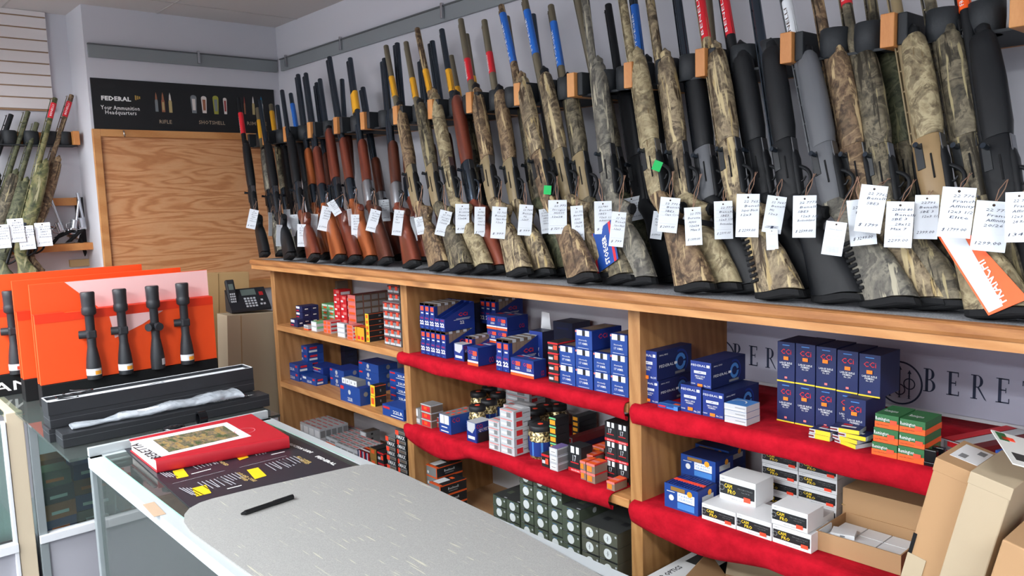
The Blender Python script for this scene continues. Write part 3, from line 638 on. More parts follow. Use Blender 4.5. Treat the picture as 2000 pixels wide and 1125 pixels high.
# small extras on the guns
def px(key, x, y, zf): g, X, k = G[key]; return X @ Vector((x, y, zf * k))
gs = M('green_sticker', (30, 190, 96), .6)
for key, lb in ((36, 'small green flag sticker on the beige camouflage gun receiver'), (28, 'small green ribbon sticking up above a white price tag')):
    P = px(key, .060, -.026, .40 if key == 36 else .335); o = MB().box((-.011, -.001, -.013), (.011, .0, .013), gs).build('green_sticker', loc=P); o.rotation_euler = (0, .4 if key == 36 else .1, .7); tag(o, lb, 'sticker')
def card_on(key, x0, x1, z0, z1, mats, lettering, label, y=-.0235, tilt=.0):
    g, X, k = G[key]; e = empty('hang_card', X=X @ Matrix.Translation((0, y, 0)) @ Matrix.Rotation(tilt, 4, 'Y')); tag(e, label, 'card'); return e
e = card_on(48, 0, 0, 0, 0, 0, 0, 'orange and white folded card covering the stock of the pale camouflage gun')
b = MB(); x0, x1, z0, z1 = .015, .150, .012, .185
b.add([(x0, -.001, z1), (x0 + .015, -.001, z1 + .005), (x0 + .05, -.001, z1), (x1, -.001, z0 + .012), (x1, -.001, z0), (x0 + .07, -.001, z0 - .012)][:6] + [(x0, .0, z1), (x0 + .015, .0, z1 + .005), (x0 + .05, .0, z1), (x1, .0, z0 + .012), (x1, .0, z0), (x0 + .07, .0, z0 - .012)], [[0, 1, 2, 3, 4, 5][::-1], [6, 7, 8, 9, 10, 11], [0, 6, 11, 5], [5, 11, 10, 4], [4, 10, 9, 3], [2, 8, 7, 1]], M('card_orange', (255, 98, 40), .5)); b.build('card_sheet', e)
b = MB(); b.add([(x0 + .006, -.0018, z1 - .004), (x0 + .046, -.0018, z1 - .004), (x0 + .098, -.0018, z0 - .001), (x0 + .072, -.0018, z0 - .007)], [[3, 2, 1, 0]], M('card_white', (226, 232, 238), .5)); b.build('white_panel', e)
b = MB(); dv = Vector((-.052, 0, .175)).normalized(); b.text('FRANCHI', (x0 + .106, -.0022, z0 + .006), dv, Vector((-.175, 0, -.052)), .017, wh, w=.090, bold=.02); b.build('card_lettering', e)
e = card_on(32, 0, 0, 0, 0, 0, 0, 'blue and red printed card fixed to a stock beside the grass camouflage gun', y=-.0245)
b = MB().box((.045, -.001, .045), (.135, 0, .165), M('card_blue', (24, 70, 150), .5)); b.box((.118, -.0014, .045), (.128, -.001, .165), LBL['red']); b.box((.04, -.0014, .045), (.047, -.001, .165), LBL['red']); b.build('card_sheet', e)
b = MB().text('STOEGER', (.100, -.0018, .050), (0, 0, 1), (-1, 0, 0), .018, wh, w=.085, bold=.03); b.build('card_lettering', e)

# ------------------------------------------------------------------ price tags
strM = M('tan_string', (170, 132, 110), .9)
HAND = [['22 7763', 'Franchi', 'Affinity', '12x3 1/2', 'Elite'], ['22 7782', 'Franchi', 'Affinity 3', '20/26'], ['22780', 'Benelli', 'SBE3', '12x3 1/2', 'Advanced'], ['22 7653', 'Benelli', 'Super Black', '12x3'], ['22 7647', 'Benelli', 'M2', '12x3'], ['22 7773', 'Benelli', 'SBE3', '12x3 1/2', 'Bottomland'], ['22 7721', 'Stoeger', 'M3500', '12x28'], ['22 7755', 'Beretta', 'A300', '12x28', 'Max 5']]
def ptag(u, v, wpx, hpx, key=None, rot=0.0, lines=None, price='$ 1799.00', label='', yaw=0.0, hole=True, y=None, string=True, printed=False, mat=None):
    """u, v: pixel of the tag centre; wpx, hpx its size in pixels; rot: lean in the picture plane"""
    if key is not None:
        gp = px(key, .088, -.004, .37 if G[key] else .37); yy = gp[1] - .030 if y is None else y
    else: gp = None; yy = y
    P = at(u, v, 1, yy)
    if gp is not None and y is None: P = CAM + (P - CAM) * (((gp - CAM).dot(FX) - .085) / (P - CAM).dot(FX))
    dep = (P - CAM).dot(FX); hh = hpx / FPX * dep
    n = Vector((CAM.x - P.x, CAM.y - P.y, 0)).normalized(); n = Matrix.Rotation(yaw, 3, 'Z') @ n
    cosv = max(.5, n.dot(-FX) / 1.0); ww = wpx / FPX * dep / max(.6, math.cos(yaw))
    ux = Vector((-n.y, n.x, 0)); uz = Vector((0, 0, 1)); R_ = Matrix.Rotation(rot, 3, n); ux = R_ @ ux; uz = R_ @ uz
    X = Matrix(((ux.x, -n.x, uz.x, P.x), (ux.y, -n.y, uz.y, P.y), (ux.z, -n.z, uz.z, P.z), (0, 0, 0, 1)))
    e = empty('price_tag', X=X); tag(e, label, 'price tag', 'white price tags hanging from the guns')
    rnd = random.Random(int(u * 7 + v)); cv = rnd.uniform(.03, .12) * ww * rnd.choice((-1, 1)); b = MB(); n_ = 6
    bend = lambda zf: cv * (zf * zf * 4)
    P2 = lambda x, zf, o=0: Vector((x, bend(zf) * .6 + o, zf * hh))
    for i in range(n_):
        z0, z1 = -.5 + i / n_, -.5 + (i + 1) / n_; b.add([P2(-ww / 2, z0), P2(ww / 2, z0), P2(ww / 2, z1), P2(-ww / 2, z1)], [[0, 1, 2, 3]], mat or paper, False)
    o = b.build('tag_card', e); s_ = o.modifiers.new('t', 'SOLIDIFY'); s_.thickness = .0006; s_.offset = 1
    q = MB()
    q.cyl(P2(0, .42, -.0004), P2(0, .42, -.0010), ww * .045, matt, n=10)
    for zf in (.26, .17, .08, -.02, -.25): q.box((-ww * .42, bend(zf) * .6 - .0006, zf * hh - .0002), (ww * .42, bend(zf) * .6 - .0004, zf * hh + .0002), M('rule_grey', (170, 176, 186), .8))
    q.build('printed_rules', e)
    if wpx > 15 and not printed:
        q = MB(); lines = lines or rnd.choice(HAND); zf = .30
        for s_t in lines:
            wd = ww * min(.72, .11 * len(s_t)); q.text(s_t, (rnd.uniform(-.30, -.14) * ww, bend(zf) * .6 - .0012, zf * hh), (1, 0, rnd.uniform(-.03, .06)), (0, 0, 1), hh * .055, ink, w=wd, shear=.3, bold=0.0); zf -= .105
        zf = -.38; price = price or '$'; q.text(price, (-ww * .38, bend(zf) * .6 - .0012, zf * hh), (1, 0, .05), (0, 0, 1), hh * .065, ink, w=ww * .72, shear=.35)
        q.build('handwriting', e)
    if printed:
        q = MB(); q.text('The first', (-ww * .3, bend(.25) * .6 - .0012, .25 * hh), (1, 0, 0), (0, 0, 1), hh * .04, M('rule_grey'), w=ww * .6)
        for i in range(5): q.box((-ww * .3, bend(-.3) * .6 - .0012, (-.28 - .03 * i) * hh), (ww * .3, bend(-.3) * .6 - .001, (-.275 - .03 * i) * hh), M('rule_grey'))
        q.build('printed_text', e)
    if string and gp is not None:
        a = P2(0, .42, -.001); g_ = X.inverted() @ gp
        q = MB(); q.tube([a, (a + g_) / 2 + Vector((.004, -.003, 0)), g_], .0009, strM, n=5); q.tube([a, (a + g_) / 2 + Vector((-.005, -.002, -.002)), g_ + Vector((.004, 0, 0))], .0009, strM, n=5)
        q.build('string', e)
    return e
T = ptag
T(493, 428, 17, 38, 1, -.26, label='white price tag on the leftmost black shotgun', price='$ 429')
T(528, 438, 7, 46, 3, -.10, label='white price tag seen edge-on beside the grey camouflage gun at left', yaw=.9)
T(545, 460, 11, 42, 2, -.10, label='narrow curled price tag low on the second black shotgun', yaw=.5)
T(561, 428, 13, 38, 4, .0, label='small creased price tag high behind the low curled tag')
T(576, 440, 15, 42, 5, .04, label='white price tag left of and behind the reddish walnut stock tag')
T(589, 460, 16, 44, 6, -.06, label='low white price tag before the wide reddish walnut stock')
T(613, 440, 14, 44, 8, -.10, label='white price tag with folded lower corner right of the reddish walnut stock')
T(634, 427, 19, 48, 9, -.26, label='tilted price tag left of the crumpled square tag')
T(653, 406, 16, 30, 11, .5, label='crumpled square tag set at an angle above the orange stocks')
T(684, 425, 9, 34, 11, .10, label='slim price tag partly behind the tag on the golden stock gun', yaw=.6)
T(694, 443, 16, 48, 12, -.03, label='upright price tag on the golden orange stock gun')
T(705, 420, 6, 16, 13, .0, label='tiny corner of a price tag above the golden stock')
T(729, 431, 20, 44, 14, -.30, label='tilted price tag on the gold muzzle shotgun')
T(751, 411, 20, 42, 15, .04, label='high price tag above the two darkest walnut stocks')
T(777, 435, 19, 50, 16, -.16, label='price tag below the bright silver receiver')
T(806, 447, 13, 48, 18, .10, label='narrow pointed price tag right of the silver receiver tag')
T(820, 441, 16, 34, 17, .15, label='price tag resting on the second red-brown stock right of the silver receiver')
T(866, 436, 24, 50, 19, -.28, label='leaning price tag on the green-grey camouflage gun', lines=HAND[6])
T(903, 427, 27, 57, 21, -.03, label='square-on price tag on the pale leafy camouflage gun', lines=['22 7712', 'Browning', 'Maxus II', '12x28'], price='$ 1899')
T(937, 433, 21, 58, 23, -.05, label='price tag on the red walnut gun, beside the pale leafy one', price='$ 1999')
T(953, 430, 14, 40, 24, .0, label='price tag half hidden behind the red walnut gun tag')
T(974, 435, 29, 62, 25, -.10, label='price tag on the left gun of the red-labelled pair', price='$ 999')
T(1026, 430, 27, 60, 27, -.10, label='price tag on the right gun of the red-labelled pair', price='$ 999')
T(1064, 432, 18, 48, 29, .10, label='partly covered price tag left of the green ribbon tag')
T(1089, 424, 36, 66, 28, -.02, label='large bright price tag beneath the green ribbon', lines=HAND[6], price='$ 729.00')
T(1128, 436, 24, 68, 30, .04, label='greyish price tag curling between two bright tags', lines=HAND[7])
T(1143, 425, 12, 50, 31, .06, label='dim price tag edge behind the greyish curling tag')
T(1178, 425, 34, 64, 32, .0, label='price tag hanging above the blue and red stock card', price='$ 729')
T(1206, 448, 28, 68, 34, -.12, label='price tag low on the grass camouflage gun', price='$ 799')
T(1237, 408, 36, 46, 33, .18, label='wide dark-inked tag high behind the grass camouflage gun')
T(1284, 440, 22, 54, 35, -.15, label='tag edge sticking out left of the large beige gun tag')
T(1306, 420, 38, 68, 36, -.12, label='large tilted price tag on the beige camouflage gun', lines=['22 7751', 'Benelli', 'SBE3', 'Cape Coral'], price='$ 2499.00')
T(1332, 418, 16, 50, 37, .0, label='strip of price tag behind the two tags on beige and reed guns')
T(1354, 442, 32, 74, 38, .04, label='price tag beneath the camouflaged trigger guard', price='$ 1999.00')
T(1413, 430, 35, 74, 39, .02, label='price tag on the black gun with grey receiver', price='$ 2399.00')
T(1460, 421, 43, 84, 40, -.03, label='upright price tag on the red-labelled camouflage gun', lines=HAND[3], price='$ 2299.00')
T(1512, 419, 36, 72, 42, -.16, label='price tag on the black gun with the red label', lines=HAND[4], price='')
T(1571, 423, 43, 82, 43, -.01, label='price tag on the right gun of the black pair', lines=HAND[5], price='$ 2599.00')
T(1508, 468, 22, 40, 42, .05, label='small printed slip with red corner under the black gun tag', printed=True, string=False)
T(1629, 466, 38, 66, 44, -.14, label='printed white slip left of the large 3299 tag', printed=True)
T(1683, 434, 48, 90, 44, .10, label='large handwritten price tag on the grey gun', lines=HAND[2], price='$ 3299.00')
T(1701, 408, 48, 92, 45, -.14, label='tag behind the large tag on the grey gun', y=-.46, price='$ 1799', lines=['22 7762', 'Benelli', 'SBE3'])
T(1756, 439, 49, 90, 46, -.04, label='price tag under the red tip marsh camouflage gun', lines=['22800 80', 'Benelli', 'SBE 3', '28x12', 'Max 7'], price='2299.00')
T(1809, 424, 42, 86, 47, -.02, label='partly hidden price tag left of the bronze receiver tag', lines=['22791', 'Benelli', 'SBE 3', '12x3 1/2'], price='2399.00', y=-.42)
T(1868, 415, 58, 98, 48, -.09, label='price tag below the bronze receiver', lines=HAND[0], price='$ 1799.00')
T(1935, 442, 60, 98, 49, -.10, label='price tag on the second gun from the right end', lines=HAND[1], price='1299.00')
T(1990, 424, 46, 98, 50, .02, label='price tag cut off by the right edge of the photo', lines=['22 7782', 'Franchi', 'Affinity', '12x3 1/2', '28 Reedt'], price='1349')
# ------------------------------------------------------------------ glass counter in the foreground
ZC = 0.964
alu = M('white_aluminium', (186, 194, 197), 0.4, 0.15); alug = M('grey_aluminium', (150, 158, 160), 0.4, 0.3)
glass = M('green_glass', (205, 232, 224), 0.03, alpha=None)
def glassmat(m, tint, a):
    nt = m.node_tree; b = nt.nodes['Principled BSDF']; out = nt.nodes['Material Output']
    tr = N(m, 'ShaderNodeBsdfTransparent'); tr.inputs[0].default_value = (*lin(tint), 1)
    gl = N(m, 'ShaderNodeBsdfGlossy'); gl.inputs['Roughness'].default_value = .02
    fr = N(m, 'ShaderNodeFresnel'); fr.inputs[0].default_value = 1.5
    mx = N(m, 'ShaderNodeMixShader'); df = N(m, 'ShaderNodeBsdfDiffuse'); df.inputs[0].default_value = (*lin((200, 208, 206)), 1)
    L(m, fr.outputs[0], mx.inputs[0]); L(m, tr.outputs[0], mx.inputs[1]); L(m, gl.outputs[0], mx.inputs[2])
    m3 = N(m, 'ShaderNodeMixShader'); m3.inputs[0].default_value = a; L(m, mx.outputs[0], m3.inputs[1]); L(m, df.outputs[0], m3.inputs[2])
    L(m, m3.outputs[0], out.inputs['Surface'])
glassmat(glass, (222, 240, 234), 0.06)
edge = M('glass_edge_green', (150, 214, 190), 0.15)
ct = empty('glass_counter', (1.70, -1.22, 0)); tag(ct, 'glass display counter with white metal frame in the foreground', 'display counter')
ox, oyy = 1.70, -1.22; XE = 3.75
def cbox(name, a, b, m, bevel=.002, parent=None, o=(ox, oyy)):
    return MB().box((a[0] - o[0], a[1] - o[1], a[2]), (b[0] - o[0], b[1] - o[1], b[2]), m).build(name, parent or ct, bevel=bevel)
def rail4(name, pts, z0, z1, m, o=(ox, oyy), parent=None):
    n = len(pts); return MB().prism([(x - o[0], y - o[1]) for x, y in pts], z0, z1, m).build(name, parent or ct, bevel=.002)
rail4('left_rail', [(1.705, -1.492), (XE, -1.480), (XE, -1.446), (1.705, -1.456)], ZC - .03, ZC, alu)
rail4('right_rail', [(1.705, -.972), (XE, -1.000), (XE, -.968), (1.705, -.938)], ZC - .03, ZC, alu)
cbox('back_rail', (1.700, -1.490, ZC - .03), (1.725, -.940, ZC), alu)
cbox('back_lip', (1.690, -1.488, ZC), (1.704, -.945, ZC + .026), alu)
cbox('corner_post', (1.705, -1.490, 0.05), (1.728, -1.466, ZC - .03), alug)
cbox('corner_post', (1.705, -.966, 0.05), (1.728, -.942, ZC - .03), alug)
cbox('corner_post', (3.70, -1.484, 0.05), (3.725, -1.462, ZC - .03), alug)
rail4('glass_top', [(1.726, -1.456), (XE, -1.446), (XE, -1.000), (1.726, -.972)], ZC - .008, ZC - .0005, glass)
q = MB(); q.box((1.7262 - ox, -1.456 - oyy, ZC - .008), (XE - ox, -1.4535 - oyy, ZC + .0002), edge); q.box((1.7262 - ox, -.9745 - oyy, ZC - .008), (2.3 - ox, -.972 - oyy, ZC + .0002), edge); q.build('glass_edge', ct)
cbox('side_glass', (1.728, -1.478, .12), (3.70, -1.474, ZC - .03), glass, 0)
cbox('end_glass', (1.710, -1.466, .12), (1.714, -.966, ZC - .03), glass, 0)
cbox('side_glass', (1.728, -.956, .12), (3.70, -.952, ZC - .03), glass, 0)
cbox('inner_shelf', (1.74, -1.44, .66), (3.7, -1.12, .666), glass, 0)
cbox('counter_base', (1.705, -1.486, .0), (3.72, -.944, .11), M('counter_base_grey', (150, 152, 156), .6))
# torn brown tape on the left rail
o = MB().box((-.05, -.013, 0), (.05, .013, .0008), M('torn_tape', (176, 152, 128), .7)).build('torn_tape', loc=at(301, 995, 2, ZC)); o.location.z = ZC + .0002; o.rotation_euler = (0, 0, -.06)
tag(o, 'torn brown tape patch stuck on the left rail of the counter', 'tape')

# things inside the counter
ps = MB().box((-.10, -.14, 0), (.10, .14, .004), M('orange_board', (250, 80, 34), .5)).build('orange_board', loc=(2.02, -1.24, .68)); tag(ps, 'orange scope board lying inside the glass counter', 'board')
ip = at(322, 968, 2, .667); ps.location = (ip.x, ip.y, .667); ps.rotation_euler = (0, 0, .1)

# rear display cases behind the counter
rc = empty('rear_display_case', (1.15, -1.2, 0)); tag(rc, 'rear glass display case under the orange boards', 'display case')
ro = (1.15, -1.2)
cream = M('cream_post', (206, 190, 164), .6)
cb_ = lambda n, a, b, m, bv=.002: cbox(n, a, b, m, bv, rc, ro)
cb_('left_top_rail', (.35, -1.500, ZC - .03), (1.36, -1.472, ZC - .009), alu)
cb_('glass_top', (.35, -1.535, ZC - .0085), (1.685, -.895, ZC - .0005), glass, 0)
cb_('support_panel', (1.30, -.935, .0), (1.68, -.90, ZC - .009), M('base_panel_grey', (170, 170, 178), .6))
cb_('front_post', (.900, -1.500, .10), (.925, -1.472, ZC - .03), alug)
cb_('front_glass', (.905, -1.472, .50), (.909, -.80, ZC - .03), glass, 0)
cb_('bottom_rail', (.895, -1.500, .462), (.935, -.80, .492), white)
cb_('base_panel', (.35, -1.49, .0), (.915, -.80, .460), M('base_panel_grey'))
lc = empty('left_display_case', (.9, -2.2, 0)); tag(lc, 'second glass display case with cream post at the far left edge', 'display case')
lo_ = (.9, -2.2)
lb = lambda n, a, b, m, bv=.002: cbox(n, a, b, m, bv, lc, lo_)
lb('front_post', (.890, -1.565, .10), (.925, -1.512, ZC - .002), cream)
lb('post_edge_trim', (.900, -1.580, .10), (.930, -1.567, ZC - .03), white)
lb('front_glass', (.905, -2.7, .50), (.909, -1.580, ZC - .03), glass, 0)
lb('bottom_rail', (.895, -2.7, .455), (.935, -1.567, .488), white)
lb('top_rail', (.30, -1.560, ZC - .03), (.890, -1.515, ZC - .002), cream)
lb('glass_top', (.30, -2.7, ZC - .008), (.90, -1.565, ZC - .001), glass, 0)
lb('base_panel', (.30, -2.7, .0), (.91, -1.52, .453), M('base_panel_grey'))
# goods dimly seen in the rear cases
rnd = random.Random(5)
cols = [(44, 60, 120), (196, 110, 60), (60, 60, 66), (96, 104, 84), (120, 112, 96), (52, 74, 132), (150, 90, 50)]
k_ = 0
for (yy, xx) in [(-1.42, .82), (-1.30, .80), (-1.17, .82), (-1.04, .80), (-1.68, .82), (-1.82, .80), (-1.38, .65), (-1.20, .65)]:
    for lv in range(4):
        c_ = cols[k_ % 7]; bx_ = MB().box((-.05, -.055, 0), (.05, .055, .060), M('case_box_%d' % (k_ % 7), c_, .6)); bx_.box((.0502, -.03, .018), (.0508, .03, .030), wh if k_ % 3 else orangeS)
        o = bx_.build('boxed_accessory', loc=(xx + rnd.uniform(-.01, .01), yy, (.4605 + lv * .0605))); o.rotation_euler = (0, 0, rnd.uniform(-.1, .1))
        where = ['leftmost stack', 'second stack', 'third stack', 'rightmost stack', 'stack beyond the cream post', 'far stack beyond the cream post', 'left stack of the back row', 'right stack of the back row'][k_ // 4]
        tag(o, '%s boxed accessory inside the rear case, %s, %s' % (['blue', 'tan', 'black', 'green', 'drab', 'blue', 'brown'][k_ % 7], ['lowest', 'second', 'third', 'top'][lv], where), 'box', 'boxed accessories in the rear cases'); k_ += 1

# grey mat, pen, promotional mat, catalogue
matM = M('grey_mat', (140, 140, 138), .8, spec=.3)
v = coords(matM, (1, 1, 1)); sp = noise(matM, v, 500, 2); bc = ramp(matM, sp, [(.3, (138, 138, 136)), (.7, (156, 156, 153))])
sc_ = None
for k_, (rot, th) in enumerate(((.5, .68), (-.9, .69), (1.7, .695), (2.6, .69))):
    mp2 = N(matM, 'ShaderNodeMapping'); mp2.inputs['Rotation'].default_value = (0, 0, rot); mp2.inputs['Scale'].default_value = (9, 160, 1); mp2.inputs['Location'].default_value = (k_ * 7.1, k_ * 3.3, 0); L(matM, v, mp2.inputs['Vector'])
    nn = noise(matM, mp2.outputs['Vector'], 1.0, 1, .4); r = N(matM, 'ShaderNodeValToRGB'); r.color_ramp.elements[0].position = th; r.color_ramp.elements[1].position = th + .03; L(matM, nn, r.inputs['Fac'])
    mk = noise(matM, v, 7 + k_, 2, .5); r2 = N(matM, 'ShaderNodeValToRGB'); r2.color_ramp.elements[0].position = .50; r2.color_ramp.elements[1].position = .60; L(matM, mk, r2.inputs['Fac'])
    mu_ = N(matM, 'ShaderNodeMath', operation='MULTIPLY'); L(matM, r.outputs['Color'], mu_.inputs[0]); L(matM, r2.outputs['Color'], mu_.inputs[1])
    bc = mix(matM, mu_.outputs[0], bc, (180, 176, 160))
base(matM, bc)
out = [at(u_, v_, 2, ZC + .004) for u_, v_ in ((440, 1125), (372, 1037), (359, 1018), (360, 1004), (370, 992), (390, 981), (415, 973), (480, 957), (560, 939), (640, 921), (690, 910), (716, 906), (742, 908), (765, 915), (800, 930), (960, 1005), (1218, 1125))]
pl = [(p.x, p.y) for p in out]; pl[0] = (XE - .02, -1.448 + .01); pl.pop(); pl.append((3.25, -1.003)); pl.append((XE - .02, -1.003)); 
cx = sum(p[0] for p in pl) / len(pl); cy = sum(p[1] for p in pl) / len(pl)
mo = MB().prism([(x - cx, y - cy) for x, y in pl[::-1]], 0, .003, matM).build('counter_mat', loc=(cx, cy, ZC + .0003)); tag(mo, 'grey scratched rubber mat with rounded corner on the counter', 'mat')
a_, b_ = at(471, 1004, 2, ZC + .009), at(572, 970, 2, ZC + .009)
d_ = (b_ - a_); pn = empty('marker_pen', X=frame(a_, Vector((0, 0, 1)), d_)); tag(pn, 'thick black marker pen lying on the grey mat', 'pen')
ln = d_.length; MB().cyl((0, 0, .01), (0, 0, ln * .62), .0055, M('pen_black', (22, 24, 26), .35), n=16).build('pen_barrel', pn)
MB().cyl((0, 0, ln * .62), (0, 0, ln), .0062, M('pen_black'), n=16).build('pen_cap', pn, bevel=.0006); MB().cyl((0, 0, .0), (0, 0, .01), .0025, M('pen_black'), r1=.005, n=12).build('pen_tip', pn)

# black promotional mat (trapezoid traced on the counter top)
def quadmap(c00, c10, c11, c01):
    P = [Vector(p) for p in (c00, c10, c11, c01)]
    return lambda s, t: (P[0] * (1 - s) + P[1] * s) * (1 - t) + (P[3] * (1 - s) + P[2] * s) * t
g3 = lambda u_, v_, z=ZC: at(u_, v_, 2, z)
c00, c10, c11, c01 = g3(378, 993), g3(690, 913), g3(563, 851), g3(242, 877)    # s runs toward the shelves, t away from the camera
pm_e = empty('promotional_mat', (2.0, -1.2, ZC)); tag(pm_e, 'black printed ammunition counter mat with yellow pictures under the red catalogue', 'mat')
O_ = Vector((2.0, -1.2, ZC)); Q = quadmap(c00 - O_, c10 - O_, c11 - O_, c01 - O_)
dk = M('mat_print_black', (40, 42, 50), .35)
ext = lambda s, t, z: Q(s, t) + Vector((0, 0, z))
MB().add([ext(-.02, -.35, .0006), ext(1, -.10, .0006), ext(1, 1, .0006), ext(0, 1, .0006), ext(-.02, -.35, .0024), ext(1, -.10, .0024), ext(1, 1, .0024), ext(0, 1, .0024)], [[3, 2, 1, 0], [4, 5, 6, 7], [0, 1, 5, 4], [1, 2, 6, 5], [2, 3, 7, 6], [3, 0, 4, 7]], dk).build('mat_sheet', pm_e)
yel = M('mat_yellow', (240, 196, 30), .5); gp_ = M('mat_grey_print', (170, 170, 176), .6); tn = M('mat_tan_print', (206, 176, 110), .6)
def QI(u_, v_, z=.0030): p = g3(u_, v_) - O_; p.z = z; return p
def inkquad(pts, m, name): MB().poly([QI(*p) for p in pts], m).build(name, pm_e)
for pts in ([(375, 956), (402, 949), (413, 965), (384, 972)], [(337, 922), (358, 917), (369, 932), (346, 937)], [(482, 920), (504, 915), (521, 931), (498, 938)], [(456, 890), (474, 886), (486, 895), (468, 901)]): inkquad(pts, yel, 'yellow_picture')
def line_text(st, p0, p1, hpx, m, name, bold=.02):
    a, b = QI(*p0), QI(*p1); ux = (b - a); wd = ux.length; ux.normalize(); uy = Vector((-ux.y, ux.x, 0))
    MB().text(st, a, ux, uy, hpx, m, w=wd, bold=bold).build(name, pm_e)
line_text('FEDERAL', (615, 894), (652, 911), .012, wh, 'lettering', .04); line_text('SELECTION GUIDE', (561, 869), (606, 887), .011, wh, 'lettering', .04)
line_text('ALL-COPPER', (578, 894), (604, 907), .010, tn, 'lettering'); line_text('TIPPED', (583, 901), (600, 909), .009, tn, 'lettering'); line_text('CUP AND CORE', (460, 926), (496, 943), .010, tn, 'lettering'); line_text('TIPPED', (466, 934), (480, 942), .009, tn, 'lettering')
line_text('BONDED', (420, 900), (442, 912), .010, tn, 'lettering')
q = MB()
rnd = random.Random(3)
for (u0, v0, n_, du, dv, l) in ((386, 944, 7, 8, -1.6, 28), (350, 955, 4, 7, 0, 30), (424, 935, 6, 7, -2, 20), (518, 908, 6, 7, -1.8, 26), (545, 900, 5, 7, -1.8, 22), (372, 910, 6, 7, -2, 16), (402, 903, 4, 6, -1.6, 16), (488, 884, 6, 6, -1.6, 16), (520, 877, 5, 6, -1.5, 14), (312, 925, 4, 6, 0, 18)):
    for i in range(n_):
        a, b = QI(u0 + du * i, v0 + dv * i), QI(u0 + du * i + l * rnd.uniform(.7, 1), v0 + dv * i + l * .48 * rnd.uniform(.95, 1.05))
        dd = (b - a).normalized(); pz = Vector((-dd.y, dd.x, 0)) * .0013; q.poly([a - pz, b - pz, b + pz, a + pz], gp_)
q.build('small_print', pm_e)
for p0, p1, name in (((337, 947), (440, 921), 'divider'), ((468, 915), (560, 892), 'divider'), ((374, 928), (412, 918), 'bullet_picture'), ((444, 957), (472, 950), 'bullet_picture'), ((530, 890), (556, 884), 'bullet_picture')):
    a, b = QI(*p0), QI(*p1); dd = (b - a).normalized(); pz = Vector((-dd.y, dd.x, 0)) * (.0008 if name == 'divider' else .0025); MB().poly([a - pz, b - pz, b + pz, a + pz], gp_ if name == 'divider' else wh).build(name, pm_e)

# red catalogue
bk = empty('catalogue', (1.86, -1.2, ZC + .0026)); tag(bk, 'thick red catalogue with autumn woodland picture lying on the black mat', 'book')
O_ = Vector((1.86, -1.2, ZC + .0026)); H = .036
rc_ = M('book_red', (176, 26, 40), .5); pg = M('book_pages', (206, 198, 192), .8)
T4 = [at(u_, v_, 2, ZC + .0026 + H) - O_ for u_, v_ in ((304, 898), (563, 851), (491, 808), (252, 858))]     # front-left, front-right, back-right, back-left
for p in T4: p.z = 0
def slab(pts, z0, z1, m, name, inset=0.0, bevel=0):
    c_ = sum(pts, Vector()) / 4; P = [p + (c_ - p) * inset for p in pts]
    return MB().add([Vector((p.x, p.y, z0)) for p in P] + [Vector((p.x, p.y, z1)) for p in P], [[3, 2, 1, 0], [4, 5, 6, 7], [0, 1, 5, 4], [1, 2, 6, 5], [2, 3, 7, 6], [3, 0, 4, 7]], m).build(name, bk, bevel=bevel)
slab(T4, 0.0, .003, rc_, 'back_cover', bevel=.001); slab(T4, .003, H - .003, pg, 'pages', .022); slab(T4, H - .003, H, rc_, 'front_cover', bevel=.001)
a, b = T4[0], T4[1]; nrm = Vector((b.y - a.y, -(b.x - a.x), 0)).normalized()
if nrm.x < 0: nrm = -nrm
ring = lambda p: [p + Vector((0, 0, H / 2)) + nrm * (.010 * max(0, math.sin(t)) ** .6) + Vector((0, 0, 1)) * (H / 2 * math.cos(t)) for t in [math.pi * i / 10 for i in range(11)]]
MB().loft([ring(a), ring(b)], rc_).build('spine', bk)
Qb = quadmap(*[p + Vector((0, 0, H + .0006)) for p in T4])
def bi(u_, v_, z=.0006): p = at(u_, v_, 2, ZC + .0026 + H) - O_; p.z = H + z; return p
MB().poly([bi(295, 897), bi(491, 852), bi(443, 825), bi(253, 863)], white).build('cover_insert', bk)
fo = M('autumn_picture', (90, 80, 60), .4); vv = coords(fo, (1, 2.4, 1))
base(fo, ramp(fo, noise(fo, vv, 22, 6, .75), [(.30, (34, 44, 34)), (.42, (72, 92, 52)), (.50, (112, 100, 88)), (.58, (160, 140, 84)), (.68, (130, 80, 56))]))
MB().poly([bi(330, 884, .001), bi(468, 852, .001), bi(437, 832, .001), bi(298, 860, .001)], fo).build('cover_picture', bk)
a, b = bi(322, 891, .0012), bi(274, 863, .0012); ux = (b - a).normalized(); uy = Vector((-ux.y, ux.x, 0))
q = MB(); q.text('AUTUMN', bi(264, 866, .0012), -ux, -Vector((-ux.y, ux.x, 0)) * -1 * -1, .022, M('book_ink', (50, 40, 44), .6), w=(a - b).length * 1.05, bold=.02) if False else q.text('BERETTA', bi(315, 893, .0012), ux, uy * -1 if uy.y > 0 else uy, .026, M('book_ink', (50, 40, 44), .6), w=(a - b).length * .95, bold=.02)
q.build('cover_lettering', bk)
rg = MB(); cc = bi(478, 842, .0009)
for i in range(24):
    t, t2 = 2 * math.pi * i / 24, 2 * math.pi * (i + 1) / 24; rg.poly([cc + Vector((r * math.cos(tt), r * math.sin(tt), 0)) for r, tt in ((.030, t), (.030, t2), (.028, t2), (.028, t))], M('ring_pink', (226, 130, 140), .5))
rg.build('cover_ring', bk)

